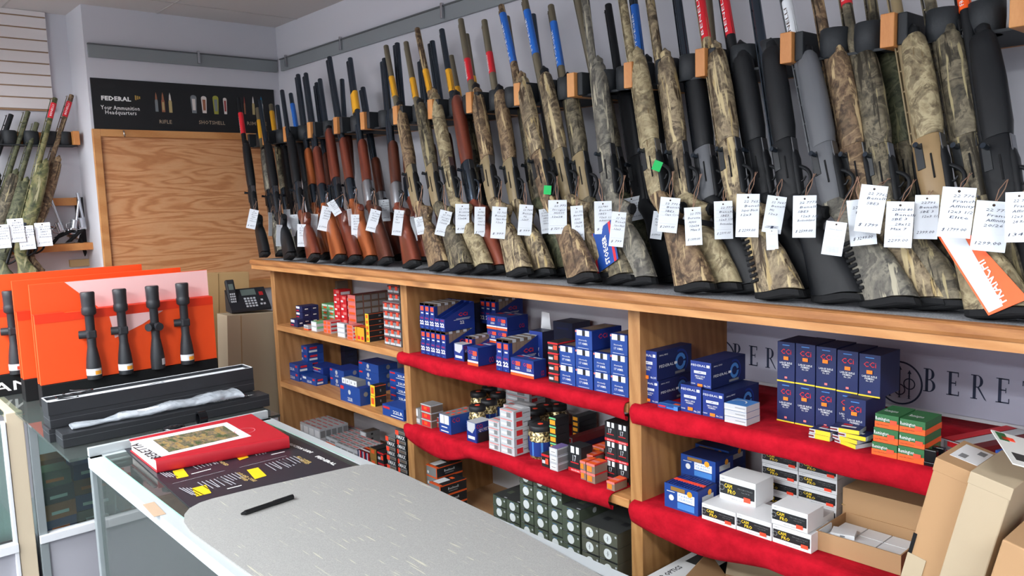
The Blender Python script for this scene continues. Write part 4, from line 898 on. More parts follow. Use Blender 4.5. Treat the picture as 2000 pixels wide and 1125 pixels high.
# small black things between catalogue and boxes
def on_counter(u_, v_, z=ZC): return at(u_, v_, 2, z)
p = on_counter(300, 853, ZC + .0); e = empty('lens_cap', (1.665, -1.235, ZC)); tag(e, 'shiny black round lens cap beside the red catalogue', 'lens cap')
gb = M('gloss_black', (18, 19, 22), .15); MB().lathe([(.030, 0), (.033, .004), (.033, .022), (.030, .028), (.012, .031), (.001, .0315)], gb, n=28).build('cap_body', e); MB().box((.026, -.004, .008), (.036, .004, .020), gb).build('cap_tab', e, bevel=.001)
e = empty('scope_ring', (1.655, -1.145, ZC)); tag(e, 'small black scope mounting ring standing behind the red catalogue', 'scope ring')
q = MB(); n_ = 20
ring1 = lambda r0, r1, y: None
for i in range(n_):
    t, t2 = 2 * math.pi * i / n_, 2 * math.pi * (i + 1) / n_
    P_ = lambda r, tt, y: Vector((r * math.cos(tt), y, .034 + r * math.sin(tt)))
    q.add([P_(.022, t, -.012), P_(.022, t2, -.012), P_(.022, t2, .012), P_(.022, t, .012)], [[0, 1, 2, 3]], gb); q.add([P_(.016, t, -.012), P_(.016, t2, -.012), P_(.016, t2, .012), P_(.016, t, .012)], [[3, 2, 1, 0]], gb)
    for y in (-.012, .012): q.add([P_(.016, t, y), P_(.022, t, y), P_(.022, t2, y), P_(.016, t2, y)], [[0, 1, 2, 3]], gb)
q.build('ring_band', e); MB().box((-.014, -.012, .0), (.014, .012, .014), gb).build('ring_base', e, bevel=.001)
o = MB().box((-.012, -.018, 0), (.012, .018, .006), white).build('adhesive_label', loc=(1.665, -1.188, ZC)); tag(o, 'tiny white sticker piece between the black cap and ring', 'sticker')
o = MB().tube([(0, -.05, .0015), (.004, -.01, .0015), (.012, .02, .0015), (.006, .04, .0015), (-.004, .02, .0015), (.0, .0, .0015)], .0012, gb).build('wire_loop', loc=(1.668, -1.075, ZC)); tag(o, 'thin black wire loop behind the red catalogue', 'wire')

# long black boxes behind the counter
bbx = M('black_box_board', (38, 40, 44), .55, bump=(250, .1, .001)); lin_w = M('box_lining', (214, 218, 222), .6)
Lb = .65
def long_box(x, y0, z, w_, h_, label, rz=0.0, open_=False, letter=False):
    e = empty('long_box', (x, y0, z), rz); tag(e, label, 'box', 'long black cardboard boxes behind the counter')
    if open_:
        b = MB(); t = .004
        b.box((-w_ / 2, 0, 0), (w_ / 2, Lb, .004), bbx); 
        for lo, hi in (((-w_ / 2, 0, .004), (-w_ / 2 + t, Lb, h_)), ((w_ / 2 - t, 0, .004), (w_ / 2, Lb, h_)), ((-w_ / 2 + t, 0, .004), (w_ / 2 - t, t, h_)), ((-w_ / 2 + t, Lb - t, .004), (w_ / 2 - t, Lb, h_))): b.box(lo, hi, bbx)
        b.build('box_tray', e)
        q = MB(); q.box((-w_ / 2 + t, t, .005), (w_ / 2 - t, Lb - t, h_ - .010), lin_w)
        for lo, hi in (((-w_ / 2, 0, h_), (-w_ / 2 + t, Lb, h_ + .001)), ((w_ / 2 - t, 0, h_), (w_ / 2, Lb, h_ + .001)), ((-w_ / 2, 0, h_), (w_ / 2, t, h_ + .001)), ((-w_ / 2, Lb - t, h_), (w_ / 2, Lb, h_ + .001))): q.box(lo, hi, lin_w)
        q.build('white_lining', e)
    else:
        MB().box((-w_ / 2, 0, 0), (w_ / 2, Lb, h_), bbx).build('box_body', e, bevel=.0015)
        MB().box((-w_ / 2 - .0006, -.0006, h_ * .62), (w_ / 2 + .0006, Lb + .0006, h_ * .64), M('lid_seam', (90, 92, 96), .6)).build('lid_seam', e)
    if letter:
        q = MB(); q.text('SHARPSHOOTER', (.012, Lb * .72, h_ + .0006), (0, 1, 0), (-1, 0, 0), .010, wh, w=.14); q.box((-.022, Lb * .77, h_), (-.006, Lb * .90, h_ + .0006), LBL['red']); q.text('BELL', (-.009, Lb * .79, h_ + .001), (0, 1, 0), (-1, 0, 0), .009, wh, w=.055); q.build('lid_print', e)
    return e
hb = .0415
long_box(1.412, -1.535, ZC, .088, hb, 'lowest black long box of the three-high stack behind the counter')
long_box(1.414, -1.530, ZC + hb + .0005, .086, hb, 'middle black long box of the three-high stack behind the counter')
long_box(1.416, -1.532, ZC + 2 * (hb + .0005), .086, hb, 'open white-lined black box on top of the three-high stack', open_=True)
long_box(1.510, -1.520, ZC, .088, hb, 'black long box with red badge lying before the three-high stack', letter=True)
o = MB().tube([(0.02 * math.sin(t) * (1 + .4 * math.sin(2.3 * t)), .035 * math.cos(t * .93) + .003 * t, .003 + .0012 * t) for t in [i * .35 for i in range(48)]], .0022, gb, n=5).build('coiled_cable', loc=(1.408, -1.472, ZC + 3 * hb - .008)); tag(o, 'small coil of black cable in the open white-lined box', 'cable')
o = MB().tube([(0, 0, 0.002), (.004, .12, .002), (-.002, .16, .004), (.008, .172, .004), (-.004, .178, .004), (.004, .19, .002), (.0, .34, .002)], .0012, M('wire_grey', (96, 96, 98), .4), n=5).build('metal_rod', loc=(1.418, -1.36, ZC + 3 * hb - .0085)); tag(o, 'thin bent grey wire lying in the open white-lined box', 'wire')
# plastic sleeve with rod
plast = M('clear_plastic', (196, 204, 212), .25, spec=.8, bump=(45, .9, .01)); plast.node_tree.nodes['Principled BSDF'].inputs['Alpha'].default_value = .55
e = empty('plastic_sleeve', (1.508, -1.49, ZC + hb + .001)); tag(e, 'crumpled clear plastic sleeve lying on the black box with red badge', 'plastic bag')
rings = []; rnd = random.Random(9)
for i in range(34):
    t = i / 33; y = .005 + .52 * t; wd = (.026 + .022 * t - .012 * math.exp(-((t - .18) / .05) ** 2) + .004 * math.sin(t * 19)) * (1 if t < .9 else 1 + (t - .9) * 3); hh = .012 + .004 * math.sin(t * 23 + 1) + (.020 * t)
    rings.append([Vector((wd * math.cos(a) * (1 + rnd.uniform(-.14, .14)), y, .001 + hh * .5 + hh * .5 * math.sin(a) * (1 + rnd.uniform(-.2, .1)))) for a in [2 * math.pi * k / 12 for k in range(12)]])
MB().loft(rings, plast, smooth=True).build('sleeve', e); MB().cyl((0, .14, .011), (0, .30, .012), .0095, white, n=14).build('rolled_paper', e)

# ------------------------------------------------------------------ orange scope boards
orM = M('orange_panel', (255, 84, 30), .5); orD = M('orange_fold', (240, 56, 20), .5); pk = M('pink_print', (255, 206, 204), .5)
def scope(parent_loc, label, s=1.0, turn=0.0, tagc='yellow', group='rifle scopes on the orange boards', sticker=True):
    """scope standing upright, eyepiece up; local z up"""
    e = empty('rifle_scope', parent_loc); tag(e, label, 'rifle scope', group); sb_ = M('scope_black', (44, 46, 50), .45)
    MB().lathe([(.0245, 0), (.0255, .004), (.0255, .045), (.0225, .075), (.0165, .115), (.0155, .12), (.0155, .235), (.0180, .240)], sb_, n=24).build('scope_tube', e)
    MB().lathe([(.0180, .236), (.0245, .242), (.0250, .262), (.0230, .266), (.0230, .270), (.0235, .300), (.0245, .318), (.0220, .322)], sb_, n=24).build('eyepiece', e)
    MB().lathe([(.019, .322), (.019, .323)], gb, n=20).build('eyepiece_lens', e)
    MB().box((-.017, -.017, .150), (.017, .017, .182), sb_).build('turret_saddle', e, bevel=.006)
    for nm, dx, dy in (('windage_turret', math.cos(turn - 1.1), math.sin(turn - 1.1)), ('elevation_turret', math.cos(turn), math.sin(turn))):
        MB().cyl((dx * .012, dy * .012, .166), (dx * .039, dy * .039, .166), .0150, sb_, n=18).build(nm, e, bevel=.0015)
    if sticker:
        r = .0262; n_ = 14; q = MB(); a0, a1 = (-1.6, .9) if not tagc == 'side' else (.3, 1.2)
        P_ = lambda a, z, rr=r: (rr * math.cos(a), rr * math.sin(a), z)
        for i in range(n_): q.add([P_(a0 + (a1 - a0) * i / n_, .016), P_(a0 + (a1 - a0) * (i + 1) / n_, .016), P_(a0 + (a1 - a0) * (i + 1) / n_, .040), P_(a0 + (a1 - a0) * i / n_, .040)], [[0, 1, 2, 3]], white, True)
        q.build('price_band', e)
        if tagc != 'side':
            q = MB(); r2 = .0266
            for i in range(6): q.add([P_(-.1 + .9 * i / 6, .018, r2), P_(-.1 + .9 * (i + 1) / 6, .018, r2), P_(-.1 + .9 * (i + 1) / 6, .032, r2), P_(-.1 + .9 * i / 6, .032, r2)], [[0, 1, 2, 3]], M('amber_sticker', (255, 172, 50), .6) if tagc == 'yellow' else redS, True)
            q.build('price_dot', e)
    return e
def oboard(x, y0, y1, z1, label, pink=False, notch=True, base_text=None):
    e = empty('scope_board', (x, (y0 + y1) / 2, ZC)); tag(e, label, 'display board', 'orange scope display boards'); h = (y1 - y0) / 2; zt = z1 - ZC; zf = .335
    MB().box((-.05, -h, 0), (.012, h, .082), matt).build('black_base', e, bevel=.002)
    MB().box((-.012, -h, .083), (.004, h, zf), orM).build('lower_panel', e, bevel=.001)
    b = MB(); b.box((-.045, -h, .083), (-.035, h, zt), orM); b.build('upper_panel', e, bevel=.001)
    b = MB(); b.box((-.036, -h, zf), (.004, -h + .15 * (2 * h), zf + .003), orD); b.box((-.036, -h + .25 * 2 * h, zf), (.004, h, zf + .003), orD); b.box((-.036, -h + .15 * 2 * h, zf - .012), (-.004, -h + .25 * 2 * h, zf - .009), orD); b.build('fold_step', e)
    MB().box((.0042, -h, zf - .030), (.0052, h, zf), orD).build('fold_band', e)
    if pink:
        b = MB(); b.poly([(-.0345, -h + .115, zt - .001), (-.0345, h, zt - .001), (-.0345, h, zf + .004), (-.0345, -h + .22, zf + .004)], pk); b.build('pink_print', e)
        b = MB(); b.poly([(.0058, -h + .245, zf - .031), (.0058, -h + .425, zf - .031), (.0058, -h + .44, zf - .032), (.0058, -h + .36, zf - .075), (.0058, -h + .258, zf - .115)], pk); b.build('pink_print', e)
    if base_text:
        q = MB(); q.text(base_text, (.0126, -h + .03, .018), (0, 1, 0), (0, 0, 1), .038, wh, w=.52, bold=.01); q.build('base_lettering', e)
    return e
oboard(.95, -1.452, -.815, 1.408, 'frontmost orange scope board with a pink panel and four scopes', pink=True)
oboard(.78, -1.475, -.860, 1.414, 'middle orange scope board, mostly hidden behind the front board')
oboard(.60, -1.640, -.960, 1.428, 'rearmost orange scope board at the left edge with black lettered base', base_text='VANGUARD')
for (ut, ub, nm, tn_, tc_) in ((187, 187, 'leftmost', -1.9, 'yellow'), (249, 249, 'second', -1.9, 'yellow'), (308, 312, 'third', .15, 'side'), (366, 370, 'rightmost', -1.9, 'yellow')):
    p = at(ub, 735 - (ub - 187) * .09, 0, .995); scope((.985, p.y, ZC + .0835 - .02 + (.0)), '%s black rifle scope of the four on the front orange board' % nm, turn=tn_, tagc=tc_)
for o in [q for q in bpy.data.objects if q.name.startswith('rifle_scope') and not q.parent]: o.location.z = ZC + .084 ; o.location.x = .982
# ledges that carry the scopes
for px_, py0, py1, nm in ((.957, -1.452, -.815, 'front'),):
    pass
p = at(30, 685, 0, .64); scope((.632, p.y, ZC + .084), 'black rifle scope on the rear orange board at the left edge', turn=-1.9, tagc='red')
p = at(256, 525, 0, .64); scope((.632, p.y + .01, ZC + .115), 'black rifle scope whose top shows above the front orange board', turn=-1.9, tagc='red')
p = at(150, 545, 0, .80); scope((.812, p.y, ZC + .084), 'black rifle scope behind the front board, only its rim showing', turn=-1.9, tagc='red')

ip = at(330, 962, 2, .70); e = scope((ip.x - .02, ip.y + .05, .700), 'black rifle scope lying on the orange board inside the glass counter', group='rifle scopes in the glass counter', sticker=False); e.rotation_euler = (math.pi / 2, 0, 1.2)
# ------------------------------------------------------------------ left corner behind: cardboard, phone, left rack
def obox(name, X, lo, hi, m, label, cat, group=None, bevel=.002, root=None):
    e = root or empty(name, X=X); 
    if label: tag(e, label, cat, group)
    MB().box(lo, hi, m).build('carton_body', e, bevel=bevel); return e
X = Matrix.Translation((.20, -.575, 0)) @ Matrix.Rotation(-.055, 4, 'X')
e = obox('flat_carton', X, (-.03, -.10, 0), (.03, .16, 1.335), M('tan_board', (196, 162, 112), .8), 'tall tan flat carton leaning behind the orange boards', 'carton')
MB().box((.0305, -.002, .0), (.0312, .002, 1.330), M('tape_line', (160, 128, 84), .7)).build('carton_seam', e)
X = Matrix.Translation((.47, -.50, 0)) @ Matrix.Rotation(-.05, 4, 'X')
e = obox('flat_carton', X, (-.06, -.15, 0), (.06, .10, 1.150), card2, 'grey-brown flat carton under the telephone beside the shelf', 'carton')
MB().box((.0605, -.085, .0), (.0609, -.081, 1.145), M('tape_line')).build('carton_seam', e)
ph = empty('telephone', X=frame((.455, -.475, 1.1585), Vector((.95, -.1, 0)), (0, 0, 1))); tag(ph, 'black desk telephone with cordless handset on top of the flat carton', 'telephone')
pb_ = M('phone_black', (38, 39, 44), .4); key = M('phone_key', (190, 194, 200), .5)
MB().loft([[Vector((-.045, y, 0)), Vector((.05, y, 0)), Vector((.05, y, .012)), Vector((-.045, y, .105))] for y in (-.075, .115)], pb_, smooth=False).build('phone_base', ph, bevel=.003)
s_ = Vector((-.095, 0, .093)).normalized(); nn = Vector((.093, 0, .095)).normalized()
P_ = lambda a, y, o=.001: Vector((.05, y, .012)) + s_ * a + nn * o
def onb(a0, a1, y0, y1, m, name, o=.0015, q=None):
    q2 = q or MB(); q2.add([P_(a0, y0, 0), P_(a0, y1, 0), P_(a1, y1, 0), P_(a1, y0, 0), P_(a0, y0, o), P_(a0, y1, o), P_(a1, y1, o), P_(a1, y0, o)], [[4, 5, 6, 7], [0, 1, 5, 4], [1, 2, 6, 5], [2, 3, 7, 6], [3, 0, 4, 7]], m)
    if q is None: q2.build(name, ph)
onb(.085, .122, -.005, .065, M('phone_screen', (96, 108, 104), .3), 'display'); onb(.078, .100, .080, .098, M('phone_red', (170, 40, 44), .4), 'message_light', .003)
for r_ in range(4):
    for c_ in range(4): onb(.012 + .016 * r_, .022 + .016 * r_, .000 + .015 * c_, .010 + .015 * c_, key, 'key')
onb(.02, .03, .07, .08, key, 'key'); onb(.02, .03, .085, .095, key, 'key'); onb(.045, .055, .078, .088, key, 'key')
hs = MB().box((-.012, -.072, .0), (.012, -.030, .150), pb_, X=Matrix.Translation((.018, 0, .014)) @ Matrix.Rotation(-.45, 4, 'Y')).build('handset', ph, bevel=.006)
q = MB(); XX = Matrix.Translation((.018, 0, .014)) @ Matrix.Rotation(-.45, 4, 'Y'); q.box((.0122, -.062, .095), (.0132, -.040, .125), M('phone_screen'), X=XX); q.build('handset_display', ph)
q = MB()
for r_ in range(4):
    for c_ in range(3): q.box((.0122, -.063 + .009 * c_, .03 + .013 * r_), (.0134, -.057 + .009 * c_, .038 + .013 * r_), key, X=XX)
q.build('handset_keys', ph)
o = MB().box((-.06, 0, 0), (.06, .11, .9), M('dark_grey_board', (70, 74, 84), .7)).build('grey_panel', loc=(.30, -.26, 0)); tag(o, 'dark grey board standing between the flat carton and the shelf upright', 'board')

# rack and shelf on the far left wall
lr = empty('gun_rack', (LX, -1.3, 1.98)); tag(lr, 'short wooden rack with black foam on the far left wall', 'rack')
MB().box((.001, -.9, -.0), (.018, .335, .066), orng).build('wall_strip', lr, bevel=.002)
for yy in (-.05, .318): MB().box((.018, yy - .028, 0), (.14, yy, .066), orng).build('wood_block', lr, bevel=.002)
for yy in (-.28, -.17, .03, .12, .20, .26): MB().lathe([(.030, 0), (.034, .004), (.035, .033), (.034, .060), (.030, .064)], foam, X=Matrix.Translation((.085, yy, .001)), n=18).build('foam_cushion', lr)
MB().box((.018, -.9, -.005), (.12, .31, .0005), foam).build('felt_shelf', lr)
ls_ = empty('wall_shelf', (LX, -1.2, 1.47)); tag(ls_, 'narrow wooden wall shelf at far left holding bright revolvers', 'shelf')
MB().box((.001, -.8, 0), (.12, .262, .035), orng).build('shelf_plank', ls_, bevel=.002)
MB().box((.001, -.4, .22), (.05, .20, .258), orng).build('upper_strip', ls_, bevel=.002)
MB().box((.001, .20, .035), (.012, .255, .26), M('display_backing', (30, 30, 34), .7)).build('backing', ls_)
nick = M('nickel', (186, 190, 196), .2, .9)
def revolver(y, z, tilt, label, sc=1.0, grip=None, x=.09):
    e = empty('revolver', X=Matrix.Translation((LX + x, y, z)) @ Matrix.Rotation(tilt, 4, 'X') @ Matrix.Scale(sc, 4)); tag(e, label, 'revolver', 'handguns on the left wall shelf'); g2 = grip or matt
    MB().cyl((0, 0, .05), (0, 0, .165), .007, nick).build('barrel', e); MB().cyl((0, -.008, .012), (0, -.008, .052), .017, nick, n=14).build('cylinder', e)
    MB().box((-.007, -.022, .0), (.007, .008, .056), nick).build('frame', e, bevel=.003)
    MB().loft([oval(-.010, .010, .012, 0)] and [[Vector((.011 * math.cos(t), -.012 - .05 * k + .013 * math.sin(t), .0 - .035 * k)) for t in [2 * math.pi * i / 10 for i in range(10)]] for k in (-.1, .5, 1, 1.3)], g2).build('grip', e)
    MB().tube([(0, -.022, .040), (0, -.042, .030), (0, -.040, .012), (0, -.024, .002)], .002, nick).build('trigger_guard', e)
revolver(-1.08, 1.560, .25, 'small bright revolver hanging leftmost at the wall shelf'); revolver(-1.03, 1.565, -.2, 'bright revolver in the middle of the handgun cluster'); revolver(-.985, 1.57, .1, 'large bright revolver at the right of the handgun cluster', 1.1); revolver(-1.00, 1.545, 1.2, 'black gripped revolver lying across the wall shelf', 1.1, x=.06)
o = MB().box((0, -.05, 0), (.02, .04, .035), M('pale_wood_bit', (190, 166, 120), .7)).build('wooden_bracket', loc=(LX + .001, -1.0 , 1.385)); tag(o, 'small pale wooden bracket under the far left wall shelf', 'bracket')
# guns on the left rack: muzzle leans against the end wall
lgs = [((60, 560), (140, 186), 'brown', 'brown', 'brown', 'brown', 'brown camouflage shotgun with red tip, rightmost on the far left rack', ('red', 200, 228), 20, 0),
       ((50, 570), (108, 192), 'bright', 'bright', 'bright', 'bright', 'leafy green camouflage shotgun with red tip on the far left rack', ('red', 203, 232), 0, .04),
       ((10, 575), (72, 240), 'green', 'green', 'green', 'green', 'dull green camouflage shotgun in the middle of the far left rack', None, 0, .02),
       ((-20, 580), (55, 218), 'green', 'marsh', 'marsh', 'green', 'dark camouflage shotgun with thin barrel, left on the far left rack', None, 0, 0),
       ((-60, 585), (22, 224), 'black', 'black', 'black', 'black', 'black shotgun at the left edge of the photo', None, 0, 0),
       ((-95, 585), (8, 262), 'black', 'black', 'black', 'blued', 'black double barrel shotgun cut by the left edge', None, 0, 0)]
o = MB().box((LX + .001, -2.2, 1.16), (LX + .42, -.97, 1.18), pine).build('side_ledge'); tag(o, 'low wooden ledge under the guns of the far left rack', 'ledge')
for i, (bu, mu, a1_, a2_, a3_, a4_, lb_, lab_, _, dx) in enumerate(lgs):
    Mz = at(mu[0], mu[1], 0, LX + .075 + dx); B = at(bu[0], bu[1], 0, LX + .24 + dx); t = (1.186 - Mz.z) / (B.z - Mz.z); B = Mz + (B - Mz) * t; 
    G['l%d' % i] = gun(None, None, 'auto', a1_, a2_, a3_, a4_, lb_, lab_, face=(B, Mz, Vector((.25, 1, 0)).normalized()), group='shotguns on the far left rack')
T(33, 450, 26, 46, 'l3', .05, label='price tag leftmost of the trio on the far left guns', y=None) if False else None
for (u_, v_, k__, lb_) in ((32, 450, 'l3', 'price tag, left and highest of the trio on the far left guns'), (52, 464, 'l2', 'price tag, middle and lowest of the trio on the far left guns'), (85, 458, 'l0', 'price tag, right of the trio on the far left guns'), (4, 462, 'l4', 'price tag cut by the left edge of the photo')):
    P = at(u_, v_, 0, LX + .34); e = ptag(u_, v_, 27, 46, None, .04, label=lb_, y=P.y, string=False); 
# ------------------------------------------------------------------ boxed stock on the shelves
def mt(n, c, r=.5): return M('carton_' + n, c, r)
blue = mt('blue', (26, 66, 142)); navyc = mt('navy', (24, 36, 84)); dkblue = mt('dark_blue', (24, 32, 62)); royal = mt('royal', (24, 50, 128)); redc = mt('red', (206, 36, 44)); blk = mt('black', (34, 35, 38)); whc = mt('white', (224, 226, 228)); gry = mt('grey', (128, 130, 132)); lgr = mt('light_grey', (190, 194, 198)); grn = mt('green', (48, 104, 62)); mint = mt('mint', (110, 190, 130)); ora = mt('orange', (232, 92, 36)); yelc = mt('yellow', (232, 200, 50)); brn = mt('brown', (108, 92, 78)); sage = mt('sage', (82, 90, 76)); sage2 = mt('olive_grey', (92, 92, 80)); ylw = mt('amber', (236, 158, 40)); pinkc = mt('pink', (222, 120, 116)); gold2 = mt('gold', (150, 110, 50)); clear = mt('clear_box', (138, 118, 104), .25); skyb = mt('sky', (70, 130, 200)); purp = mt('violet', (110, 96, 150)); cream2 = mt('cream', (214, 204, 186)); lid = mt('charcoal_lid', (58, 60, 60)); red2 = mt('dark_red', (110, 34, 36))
FACES = lambda w, d, h: {'front': ((-w / 2, -d / 2, 0), (1, 0, 0), (0, 0, 1), (0, -1, 0), w, h), 'right': ((w / 2, -d / 2, 0), (0, 1, 0), (0, 0, 1), (1, 0, 0), d, h), 'top': ((-w / 2, -d / 2, h), (1, 0, 0), (0, 1, 0), (0, 0, 1), w, d)}
def decals(ops, w, d, h, base_layer=0):
    b = MB(); F = FACES(w, d, h)
    for n_, op in enumerate(ops):
        o, ux, uy, nn, W, H = F[op[1]]; o = Vector(o); ux = Vector(ux); uy = Vector(uy); nn = Vector(nn); off = nn * (.00035 + .00006 * n_ + base_layer)
        P = lambda u_, v_: o + ux * (u_ * W) + uy * (v_ * H) + off
        if op[0] == 'r': _, f, u0, v0, u1, v1, m = op; b.poly([P(u0, v0), P(u1, v0), P(u1, v1), P(u0, v1)], m)
        elif op[0] == 'q': b.poly([P(*p) for p in op[2]], op[3])
        elif op[0] == 'c': _, f, u0, v0, r, m = op; b.poly([o + ux * (u0 * W + r * math.cos(t)) + uy * (v0 * H + r * math.sin(t)) + off for t in [2 * math.pi * i / 18 for i in range(18)]], m)
        elif op[0] == 'a': # ring arc: centre u,v  r0 r1 in units of H
            _, f, u0, v0, r0, r1, a0, a1, m = op
            for i in range(12):
                t, t2 = a0 + (a1 - a0) * i / 12, a0 + (a1 - a0) * (i + 1) / 12
                b.poly([o + ux * (u0 * W + r * H * math.cos(x)) + uy * (v0 * H + r * H * math.sin(x)) + off for r, x in ((r0, t), (r0, t2), (r1, t2), (r1, t))], m)
        elif op[0] == 't': _, f, st, u0, v0, u1, v1, m = op; b.text(st, P(u0, v0), ux, uy, (v1 - v0) * H, m, w=(u1 - u0) * W, bold=.008 if len(st) > 4 or st == 'CCi' else .02)
    return b
R_, T_ = 'r', 't'
